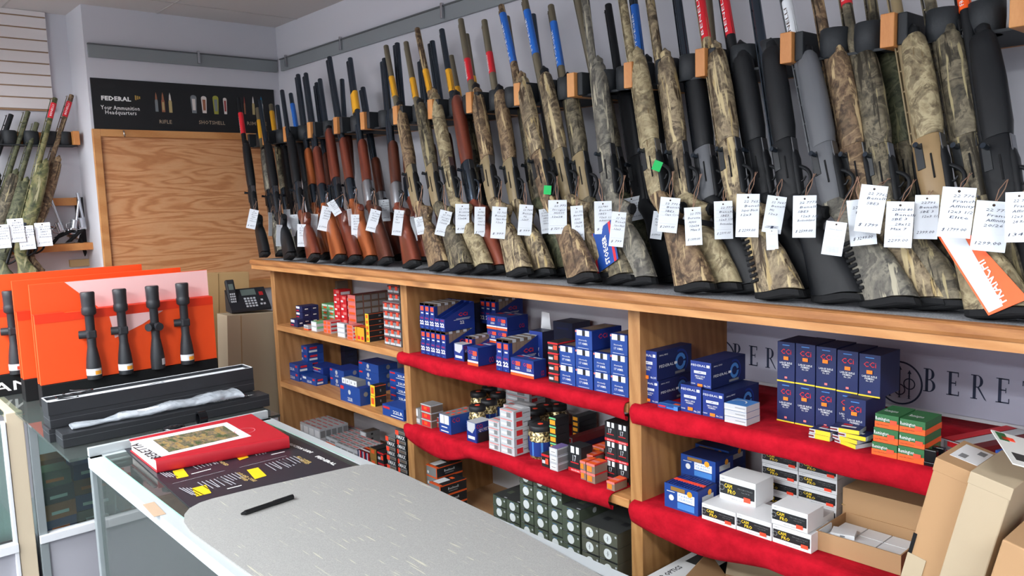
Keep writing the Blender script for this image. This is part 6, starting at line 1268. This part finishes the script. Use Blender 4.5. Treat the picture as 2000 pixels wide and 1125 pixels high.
o.loft([[Vector((-.024 + .048 * i / n_, .006 * math.sin(i / n_ * 3 + zz * 20), zz)) for i in range(n_ + 1)] for zz in (0, .03, .06)], whc, caps=False, closed=False); oo = o.build('carton_flap', loc=(p.x, -.205, at(1068, 645, 1, -.205).z)); tag(oo, 'raised white cardboard flap above the tall blue carton', 'flap'); oo.modifiers.new('t', 'SOLIDIFY').thickness = .0008
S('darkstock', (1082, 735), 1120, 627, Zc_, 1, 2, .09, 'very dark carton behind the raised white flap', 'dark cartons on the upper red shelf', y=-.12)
S('blackred', (1071, 745), 1091, 667, Zc_, 1, 4, .075, 'black and red box in the stack of four', 'black and red boxes on the upper red shelf', y=-.39)
g_h = 'blue cartons with white windows by the second upright'
for i, (ua, ub, n_, va, vtp) in enumerate(((1092.5, 1124, 2, 752, 674), (1125, 1158, 3, 760, 643), (1159.5, 1192, 2, 768, 687), (1193, 1227, 3, 775, 651))):
    S('hmr', (ua, va), ub, vtp, Zc_, 1, n_, .13, '%s column of blue cartons with white windows, box' % ORD[i], g_h, y=-.385)
# ---- middle bay, lower red shelf
Zd = Z2 + zc
g_c = 'clear cartridge boxes at the left of the lower red shelf'
S('clearwhite', (801, 824), 822, 793, Zd, 1, 1, .05, 'grey box with two white windows at the shelf end', g_c, y=-.395)
S('clearbox', (823, 832), 843, 788, Zd, 1, 3, .055, 'clear cartridge box, middle stack', g_c, y=-.395)
S('clearbox', (813, 815), 831, 760, Zd, 1, 4, .05, 'clear cartridge box, rear stack', g_c, y=-.30)
S('clearbox', (840, 812), 862, 780, Zd, 1, 2, .06, 'clear red cartridge box behind the middle stack', g_c, y=-.22)
S('clearbox', (845, 834), 857, 812, Zd, 1, 2, .03, 'small clear box beside the blue display carton', g_c, y=-.37)
S('ccidisplay', (858, 838), 881, 807, Zd, 1, 1, .125, 'blue display carton full of red capped boxes', 'blue cartons on the lower red shelf', y=-.395)
def jar(u_, v_, y, label, r=.036, hh=.088):
    P = at(u_, v_, 1, y); e = empty('jar', (P.x, y, Zd)); tag(e, label, 'jar', 'clear cartridge jars with black lids')
    jb = M('jar_brass', (120, 100, 58), .35, .4); base(jb, ramp(jb, noise(jb, coords(jb), 140, 2), [(.40, (40, 36, 30)), (.5, (150, 128, 74)), (.6, (226, 210, 160))])) if not jb.get('done') else None; jb['done'] = 1
    MB().lathe([(r * .94, 0), (r, .006), (r, hh * .86), (r * .9, hh * .90), (r * .88, hh)], jb, n=24).build('jar_body', e)
    q = MB(); n_ = 16
    for i in range(n_):
        a, a2 = -2.5 + 2.8 * i / n_, -2.5 + 2.8 * (i + 1) / n_; rr = r + .0006
        q.add([(rr * math.cos(a), rr * math.sin(a), hh * .10), (rr * math.cos(a2), rr * math.sin(a2), hh * .10), (rr * math.cos(a2), rr * math.sin(a2), hh * .62), (rr * math.cos(a), rr * math.sin(a), hh * .62)], [[0, 1, 2, 3]], royal if i % 5 else skyb, True)
    q.build('paper_label', e)
    MB().lathe([(r * 1.0, hh), (r * 1.03, hh + .002), (r * 1.03, hh + .015), (r * .96, hh + .018), (.001, hh + .0182)], blk, n=26).build('lid', e)
    MB().cyl((0, 0, hh + .0182), (0, 0, hh + .0188), .009, redS, n=16).build('price_dot', e)
for (u_, v_, y, s_) in ((934, 840, -.30, 'front left jar of the left group'), (957, 845, -.22, 'front right jar of the left group'), (936, 820, -.17, 'rear left jar of the left group'), (958, 810, -.09, 'rearmost jar of the left group'), (975, 820, -.13, 'rear right jar of the left group')): jar(u_, v_, y, 'black lidded cartridge jar, ' + s_, .030, .078)
for (u_, v_, y, s_) in ((1034, 850, -.31, 'front left jar of the right group'), (1056, 850, -.335, 'front right jar of the right group'), (1046, 830, -.22, 'middle jar of the right group'), (1068, 830, -.16, 'rear jar of the right group'), (1088, 840, -.13, 'rearmost right jar of the right group')): jar(u_, v_, y, 'black lidded cartridge jar, ' + s_)
S('quietbox', (912, 861), 931, 822, Zd, 1, 1, .07, 'blue carton with dark picture side before the jars', 'blue cartons on the lower red shelf', y=-.395)
S('quietbox', (940, 850), 962, 826, Zd, 1, 1, .06, 'blue carton between the dark picture one and the silver stack', 'blue cartons on the lower red shelf', y=-.28)
S('silverstripe', (955, 878), 977, 819, Zd, 1, 4, .07, 'silver cartridge box in the lower left column', 'silver cartridge boxes stacked on the lower red shelf', y=-.40)
S('silverstripe', (978, 884), 1005, 798, Zd, 1, 5, .075, 'silver cartridge box in the right front column', 'silver cartridge boxes stacked on the lower red shelf', y=-.40)
S('silverstripe', (990, 850), 1036, 757, Zd, 1, 6, .08, 'silver cartridge box in the tall rear column', 'silver cartridge boxes stacked on the lower red shelf', y=-.15)
S('silverstripe', (985, 862), 1018, 790, Zd, 1, 5, .08, 'silver cartridge box in the middle column', 'silver cartridge boxes stacked on the lower red shelf', y=-.26)
S('tallblack', (1074, 890), 1087, 815, Zd, 1, 5, .060, 'black box with amber end in the tall narrow stack', 'black boxes with amber ends', y=-.335)
S('lilac', (1073, 911), 1089, 873, Zd, 1, 3, .055, 'pale box with violet top', 'pale violet topped boxes', y=-.405)
S('blackred', (1057, 900), 1072, 884, Zd, 1, 1, .03, 'small dark red box before the jars', 'black and red boxes on the lower red shelf', y=-.40)
S('longred', (1106, 880), 1118, 853, Zd, 1, 1, .19, 'long dark red carton lying behind the black open carton', 'long cartons', y=-.225, zb=868)
S('darkstock', (1104, 900), 1122, 867, Zd, 1, 1, .17, 'dark carton supporting the long dark red one', 'dark cartons on the lower red shelf', y=-.225)
S('blackhex', (1118, 890), 1132, 812, Zd, 1, 4, .09, 'black box with amber patch behind the long red carton', 'black boxes with amber patches', y=-.12)
S('v17', (1110, 918), 1136, 868, Zd, 1, 1, .05, 'black open carton with white number behind the orange boxes', 'black cartons with white numbers', y=-.37)
S('clearorange', (1133, 929), 1144, 899, Zd, 1, 2, .05, 'clear orange stickered box, left pair', 'clear orange stickered boxes', y=-.40)
S('clearorange', (1145, 936), 1162, 903, Zd, 1, 2, .055, 'clear orange stickered box, right pair', 'clear orange stickered boxes', y=-.405)
S('clearorange', (1158, 915), 1180, 870, Zd, 1, 3, .05, 'clear orange stickered box, rear stack', 'clear orange stickered boxes', y=-.27)
S('clearorange', (1137, 903), 1158, 884, Zd, 1, 1, .05, 'clear orange stickered box topping the left pair', 'clear orange stickered boxes', y=-.345, zb=905)
S('clearorange', (1184, 955), 1200, 938, Zd, 1, 1, .055, 'single clear box with orange sticker at the shelf front', 'clear orange stickered boxes', y=-.41)
S('v17', (1182, 938), 1228, 822, Zd, 2, 3, .12, 'black and red carton with white number', 'black cartons with white numbers', y=-.345)
# ---- middle bay, bottom shelf
g_bu = 'black and orange optics cartons on the bottom shelf'
S('bushnell', (819, 934), 841, 902, Z3, 1, 1, .11, 'top optics carton of the left stack', g_bu, y=-.30, zb=927)
S('bushnell', (812, 962), 836, 932, Z3, 1, 2, .11, 'optics carton under the top one, left stack', g_bu, y=-.31) if False else None
yb_ = -.31
pz = lambda u_, v_, y: at(u_, v_, 1, y)
P = pz(839, 962, -.40); hB = .040; wB = .070
for k in range(3): put('bushnell', P.x + wB / 2, -.40 + .06, Z3 + k * (hB + .0003), wB, .12, hB, 'black and orange optics carton, right stack, %s from the bottom' % ORD[k], g_bu)
for k in range(4): put('bushnell', P.x - wB * .55, -.36 + .06, Z3 + k * (hB + .0003), wB, .12, hB, 'black and orange optics carton, left stack, %s from the bottom' % ORD[k], g_bu)
for o in [q for q in bpy.data.objects if q.get('label') == 'top optics carton of the left stack']:
    for ch in list(o.children): bpy.data.objects.remove(ch)
    bpy.data.objects.remove(o)
g_g = 'green cartons with white discs on the bottom shelf'
def gcol(u0, u1, vtop, n, i, y=-.36, dn='greencan', hpx=33.0, d=.17):
    a = pz(u0, vtop, y); b = pz(u1, vtop, y); h = (a.z - Z3) / n
    for k in range(n):
        put(dn, (a.x + b.x) / 2, y + d / 2, Z3 + k * h, (b.x - a.x) - .0008, d - .001, h - .0003, 'green carton with white disc, %s column, %s from the bottom' % (ORD[i], ORD[k]), g_g)
cols_ = [(962, 987, 965, 4), (988, 1013, 974, 4), (1013.5, 1039, 915, 6), (1040, 1067, 923, 6), (1068, 1096, 933, 6), (1097, 1131, 985, 5)]
for i, (a, b, vt, n_) in enumerate(cols_): gcol(a, b, vt, n_, i)
gcol(1135, 1168, 1019, 4, 6, -.38, 'olivecan'); gcol(1169, 1205, 1031, 4, 7, -.38, 'olivecan')

# ---- right bay, upper red shelf
g_f = 'blue primer cartons with white lettering'
def fed(bl, ur, vt, Z, y, d, label, zb=None): return S('federal', bl, ur, vt, Z, 1, 1, d, label, g_f, y=y, zb=zb)
a = fed((1251, 783), 1286, 738, Zc_, -.385, .155, 'lower blue primer carton of the left stack')
S('federal', (1248, 740), 1283, 682, Zc_ + 0, 1, 1, .155, 'upper blue primer carton of the left stack', g_f, y=-.390, zb=738.0)
fed((1329, 801), 1370, 749, Zc_, -.395, .16, 'left lower blue primer carton of the middle stack')
fed((1371, 812), 1413, 761, Zc_, -.395, .16, 'right lower blue primer carton of the middle stack')
S('federal', (1348, 756), 1389, 703, Zc_, 1, 1, .155, 'blue primer carton on top of the middle stack', g_f, y=-.385, zb=753.5)
S('silverflat', (1414, 824), 1458, 786, Zc_, 1, 3, .06, 'flat silver primer box with blue top', 'flat silver primer boxes', y=-.405)
S('flatcolor', (1284, 799), 1324, 787, Zc_, 1, 1, .045, 'flat blue box lying before the left primer stack', 'flat boxes', y=-.405)
yc = -.31
for i, (u0_, u1_, vb_, vt_) in enumerate(((1518, 1553, 807, 664), (1554, 1593, 815, 668), (1594, 1634, 822, 674), (1635, 1677, 832, 681), (1678, 1721, 842, 688))):
    a = at(u0_, vt_, 1, yc); b = at(u1_, vt_, 1, yc); h = (at(u0_, vt_ + 2, 1, yc).z - Zc_) / 2
    for k in range(2):
        fw = .035 if (i == 4 and k == 0) else 0; xo = -.015 if fw else 0
        put('ccibrick', (a.x + b.x) / 2 + xo, yc + .10 / 2 - fw, Zc_ + k * (h + .0004), b.x - a.x - .0008, .10, h, 'tall navy primer carton, %s column, %s row%s' % (ORD[i], 'upper' if k else 'lower', ', pulled forward' if fw else ''), 'tall navy primer cartons with red lettering')
S('primerflat', (1579, 856), 1621, 836, Zc_, 1, 2, .045, 'flat navy and yellow primer box, neat pair', 'flat navy and yellow primer boxes', y=-.385)
for k in range(4): 
    P = at(1652, 862, 1, -.40); put('primerflat', P.x + .004 * k * (-1) ** k, -.385 + .02, Zc_ + k * .0095, .062, .048, .009, 'flat white and yellow primer box fanned in the pile, %s from the bottom' % ORD[k], 'flat navy and yellow primer boxes', rz=-.35 + .16 * k)
S('green_orange', (1701, 894), 1751, 861, Zc_, 1, 1, .085, 'green and orange primer carton, left column, lowest', 'green and orange primer cartons', y=-.405)
S('green_orange', (1751.5, 905), 1804, 869, Zc_, 1, 1, .085, 'green and orange primer carton, right column, lowest', 'green and orange primer cartons', y=-.405)
S('green_orange', (1705, 866), 1754, 833, Zc_, 1, 1, .085, 'green and orange primer carton, left column, middle', 'green and orange primer cartons', y=-.398, zb=862)
S('green_orange', (1754, 875), 1805, 843, Zc_, 1, 1, .085, 'green and orange primer carton, right column, middle', 'green and orange primer cartons', y=-.398, zb=871)
S('green_orange', (1708, 838), 1755, 806, Zc_, 1, 1, .085, 'green and orange primer carton, left column, top', 'green and orange primer cartons', y=-.392, zb=834)
S('green_orange', (1756, 847), 1807, 816, Zc_, 1, 1, .085, 'green and orange primer carton, right column, top', 'green and orange primer cartons', y=-.392, zb=844)
P = at(1818, 905, 1, -.40); e = empty('plastic_clip', (P.x, -.375, Zc_)); tag(e, 'small black plastic holder beside the green and orange cartons', 'holder')
MB().box((-.012, -.03, 0), (.012, .03, .008), gb).build('holder_base', e, bevel=.001); MB().box((-.012, -.03, .008), (.012, -.018, .034), gb).build('holder_jaw', e, bevel=.002); MB().box((-.012, .010, .008), (.012, .022, .030), gb).build('holder_jaw', e, bevel=.002)
P = at(1880, 885, 2, Zc_); o = put('longred', 3.615, -.19, Zc_, .085, .20, .022, 'long red and silver carton lying at the right end of the upper red shelf', 'long cartons', rz=-.35)
MB().box((-.012, -.095, .0222), (.018, .095, .0228), lgr).build('silver_print', o); MB().box((-.040, -.095, .0222), (-.016, .095, .0228), redc).build('red_print', o)
o = put('bluelist', 3.735, -.22, Zc_, .08, .24, .035, 'dark blue long carton at the right edge of the upper red shelf', 'long cartons', rz=-.30)
# ---- right bay, lower red shelf
g_t = 'blue rimfire bulk cartons on the lower red shelf'
S('target22', (1297, 990), 1363, 941, Zd, 1, 1, .085, 'open blue bulk carton with red striped rows, at the front', g_t, y=-.395)
o = bpy.data.objects[-1]
fr = [q for q in bpy.data.objects if q.get('label', '').startswith('open blue bulk carton')][0]
wv_, dv_, hv_ = fr.dimensions; wv_ -= .0; q = MB()
bb = [Vector(c_) for c_ in fr.bound_box]; wx = max(c_.x for c_ in bb); dx = max(c_.y for c_ in bb); hz = max(c_.z for c_ in bb)
for i in range(11): x0 = -wx * .9 + 1.8 * wx * i / 11; q.box((x0, -dx * .88, hz), (x0 + wx * .10, dx * .88, hz + .0016), royal); q.box((x0 - .0006, -dx * .2, hz + .0002), (x0 + wx * .13, dx * .12, hz + .0022), redS)
q.build('cartridge_rows', fr)
S('target22', (1329, 950), 1397, 885, Zd, 1, 2, .085, 'blue bulk carton of the second stack', g_t, y=-.29) 
S('target22', (1352, 950), 1424, 864, Zd, 1, 2, .085, 'blue bulk carton of the rear stack', g_t, y=-.17)
g_w = 'white bullet cartons with black panels'
Pw = lambda lab: 'white bullet carton with black panel, ' + lab
ycp = -.395; hw = at(1370, 981, 1, ycp).z - Zd
S('campro', (1370, 1014), 1437, 981, Zd, 1, 1, .10, Pw('front row, left'), g_w, y=ycp)
S('campro', (1438, 1034), 1507, 1001, Zd, 1, 1, .10, Pw('front row, middle'), g_w, y=ycp)
S('campro', (1508, 1056), 1584, 1022, Zd, 1, 1, .10, Pw('front row, right'), g_w, y=ycp)
S('campro', (1405, 984), 1476, 926, Zd, 1, 1, .085, Pw('upper one on the left of the front group'), g_w, y=-.335, zb=972)
S('campro', (1405, 1000), 1476, 972, Zd, 1, 1, .085, Pw('hidden support at the left of the front group'), g_w, y=-.292) if False else None
S('campro', (1506, 1030), 1577, 984, Zd, 1, 1, .075, Pw('upper one on the right of the front group'), g_w, y=-.398, zb=1021)
S('campro', (1530, 1040), 1605, 990, Zd, 1, 2, .06, Pw('shoulder behind the right front group'), g_w, y=-.32)
S('campro', (1487, 1010), 1633, 876, Zd, 2, 4, .15, Pw('rear wall'), g_w, y=-.20)
# opened brown carton with white boxes
g_o = at(1640, 1040, 2, Zd)
e = empty('open_carton', (3.405, -.285, Zd), .02); tag(e, 'opened brown carton holding small white boxes on the lower red shelf', 'carton')
def tray_box(e, w, d, h, m, t=.003, name='carton_wall'):
    for nm, lo, hi in (('carton_bottom', (-w / 2, -d / 2, 0), (w / 2, d / 2, t)), ('carton_front', (-w / 2, -d / 2, t), (w / 2, -d / 2 + t, h)), ('carton_back', (-w / 2, d / 2 - t, t), (w / 2, d / 2, h)), ('carton_side', (-w / 2, -d / 2 + t, t), (-w / 2 + t, d / 2 - t, h)), ('carton_side', (w / 2 - t, -d / 2 + t, t), (w / 2, d / 2 - t, h))): MB().box(lo, hi, m).build(nm, e)
tray_box(e, .19, .15, .045, card)
MB().box((-.095, .075, .045), (.095, .078, .105), card, X=Matrix.Rotation(0, 4, 'X')).build('raised_lid', e)
for i in range(3):
    for j in range(2): 
        put('tips', 3.405 - .055 + i * .056, -.285 - .030 + j * .050, Zd + .0035, .054, .048, .028, 'small white box inside the opened brown carton, %s column, %s row' % (ORD[i], 'rear' if j else 'front'), 'small white boxes in the opened carton').data.materials[0] = whc
o = put('tips', 3.405 - .05, -.285 - .03, Zd + .032, .052, .040, .010, 'loose white box on top of the small white boxes', 'small white boxes in the opened carton', rz=.3); o.data = o.data.copy(); o.data.materials[0] = whc
for q in bpy.data.objects:
    if q.get('group') == 'small white boxes in the opened carton':
        for i in range(len(q.data.materials)): q.data.materials[i] = whc
e = empty('closed_carton', (3.425, -.115, Zd)); tag(e, 'brown closed carton with dark lettering behind the opened one', 'carton')
MB().box((-.13, -.085, 0), (.17, .085, .100), card).build('carton_body', e, bevel=.002); MB().box((-.131, -.087, .055), (.171, .086, .058), M('tape_line')).build('lid_edge', e)
q = MB(); q.text('UNIT', (-.12, -.0856, .020), (1, 0, 0), (0, 0, 1), .012, M('carton_ink', (70, 50, 50), .8), w=.05); q.build('carton_lettering', e)
# ---- right bay, bottom shelf
e = empty('optics_carton', (2.93, -.30, Z3 + .002), 0); tag(e, 'long black and white optics carton at the bottom of the right bay', 'carton')
zt = .135
MB().box((-.05, -.15, 0), (.05, .15, zt), blk).build('carton_body', e, bevel=.001)
b = MB(); b.box((-.0502, -.1502, zt), (.0502, .1502, zt + .0006), whc); b.box((-.0508, -.1508, 0), (-.030, -.150, zt), whc); b.box((.0500, -.1505, zt - .020), (.0508, .02, zt + .0004), whc); b.build('white_panel', e)
q = MB(); q.text('AR OPTICS', (-.012, -.135, zt + .0010), (0, 1, 0), (-1, 0, 0), .016, blk, w=.10, bold=.03); q.box((-.03, .0, zt + .0008), (.012, .13, zt + .0012), lid); q.text('AR/223', (.0512, -.13, zt - .055), (0, 1, 0), (0, 0, 1), .014, gry, w=.06); q.box((.03, -.1508, .02), (.05, -.1500, zt), redc)
for a in range(3): q.box((-.022, -.1508, .03 + a * .03), (.02, -.1502, .034 + a * .03), lgr)
q.build('carton_lettering', e)
def open_top(x, y, z, w, d, h, rz, label, flaps):
    e = empty('open_carton', (x, y, z), rz); tag(e, label, 'carton', 'brown cartons'); tray_box(e, w, d, h, card)
    for nm, (px_, py_), ax, ang, ln in flaps:
        X = Matrix.Translation((px_, py_, h)) @ Matrix.Rotation(ang, 4, ax)
        lo, hi = ((-w / 2 + .002, -.0012, 0), (w / 2 - .002, .0012, ln)) if ax == 'X' else ((-.0012, -d / 2 + .002, 0), (.0012, d / 2 - .002, ln))
        MB().box(lo, hi, card2 if nm == 'inner' else card, X=X).build('flap', e)
    return e
open_top(3.12, -.36, Z3, .17, .22, .13, .25, 'opened brown carton with raised flaps below the lower red shelf', [('outer', (0, -.11), 'X', .9, .07), ('inner', (0, .11), 'X', -.5, .08), ('outer', (-.085, 0), 'Y', -.7, .07), ('inner', (.085, 0), 'Y', .5, .07)])
e = obox('brown_carton', Matrix.Translation((3.42, -.25, Z3)), (-.14, -.12, 0), (.14, .12, .20), card, 'dark shaded brown carton under the lower red shelf at right', 'carton', 'brown cartons')
# tall cartons leaning at the right front
def tall(x, y, w, d, h, lean, m, label, rz=0.0):
    e = empty('tall_carton', X=Matrix.Translation((x, y, .004)) @ Matrix.Rotation(rz, 4, 'Z') @ Matrix.Rotation(lean, 4, 'Y')); tag(e, label, 'carton', 'tall cartons at the right front'); MB().box((-w / 2, -d / 2, 0), (w / 2, d / 2, h), m).build('carton_body', e, bevel=.0025); return e
e = tall(3.418, -.535, .062, .13, 1.210, .222, card, 'tall brown carton with cut side notch leaning at the right front')
MB().box((-.0320, -.066, 1.187), (.0320, .066, 1.211), card).build('lid_lip', e, bevel=.001)
q = MB(); q.box((-.022, -.03, 1.2112), (.024, .05, 1.2118), whc); q.box((-.012, -.02, 1.2118), (.0, .0, 1.2122), gry); q.box((.006, .02, 1.2118), (.018, .04, 1.2122), gry); q.build('shipping_label', e)
q = MB(); q.box((-.0325, -.0668, .90), (.0, -.0652, 1.02), card2); q.box((-.0322, -.0666, 1.02), (-.026, -.0652, 1.06), matt); q.build('side_tab', e)
e = tall(3.486, -.560, .064, .15, 1.210, .222, card2, 'tall pale carton leaning right of the brown one')
MB().box((-.0328, -.0758, 1.190), (.0328, .0758, 1.2115), card2).build('lid_lip', e, bevel=.001)
e = tall(3.590, -.60, .10, .20, 1.13, .222, card, 'brown carton partly visible at the bottom right corner')
o = MB().box((-.04, -.07, 0), (.04, .07, .002), mt('newsprint', (222, 224, 220))).box((-.03, -.05, .002), (-.01, -.02, .0026), lid).box((.0, .0, .002), (.02, .02, .0026), lid).box((-.035, .03, .002), (-.02, .065, .0026), grn).box((-.03, .035, .002), (-.01, .05, .0026), redS).build('printed_sheet', loc=(3.785, -.575, 1.222)); o.rotation_euler = (.10, .25, .55); tag(o, 'white printed catalogue sheet on top of the tall pale carton', 'paper')
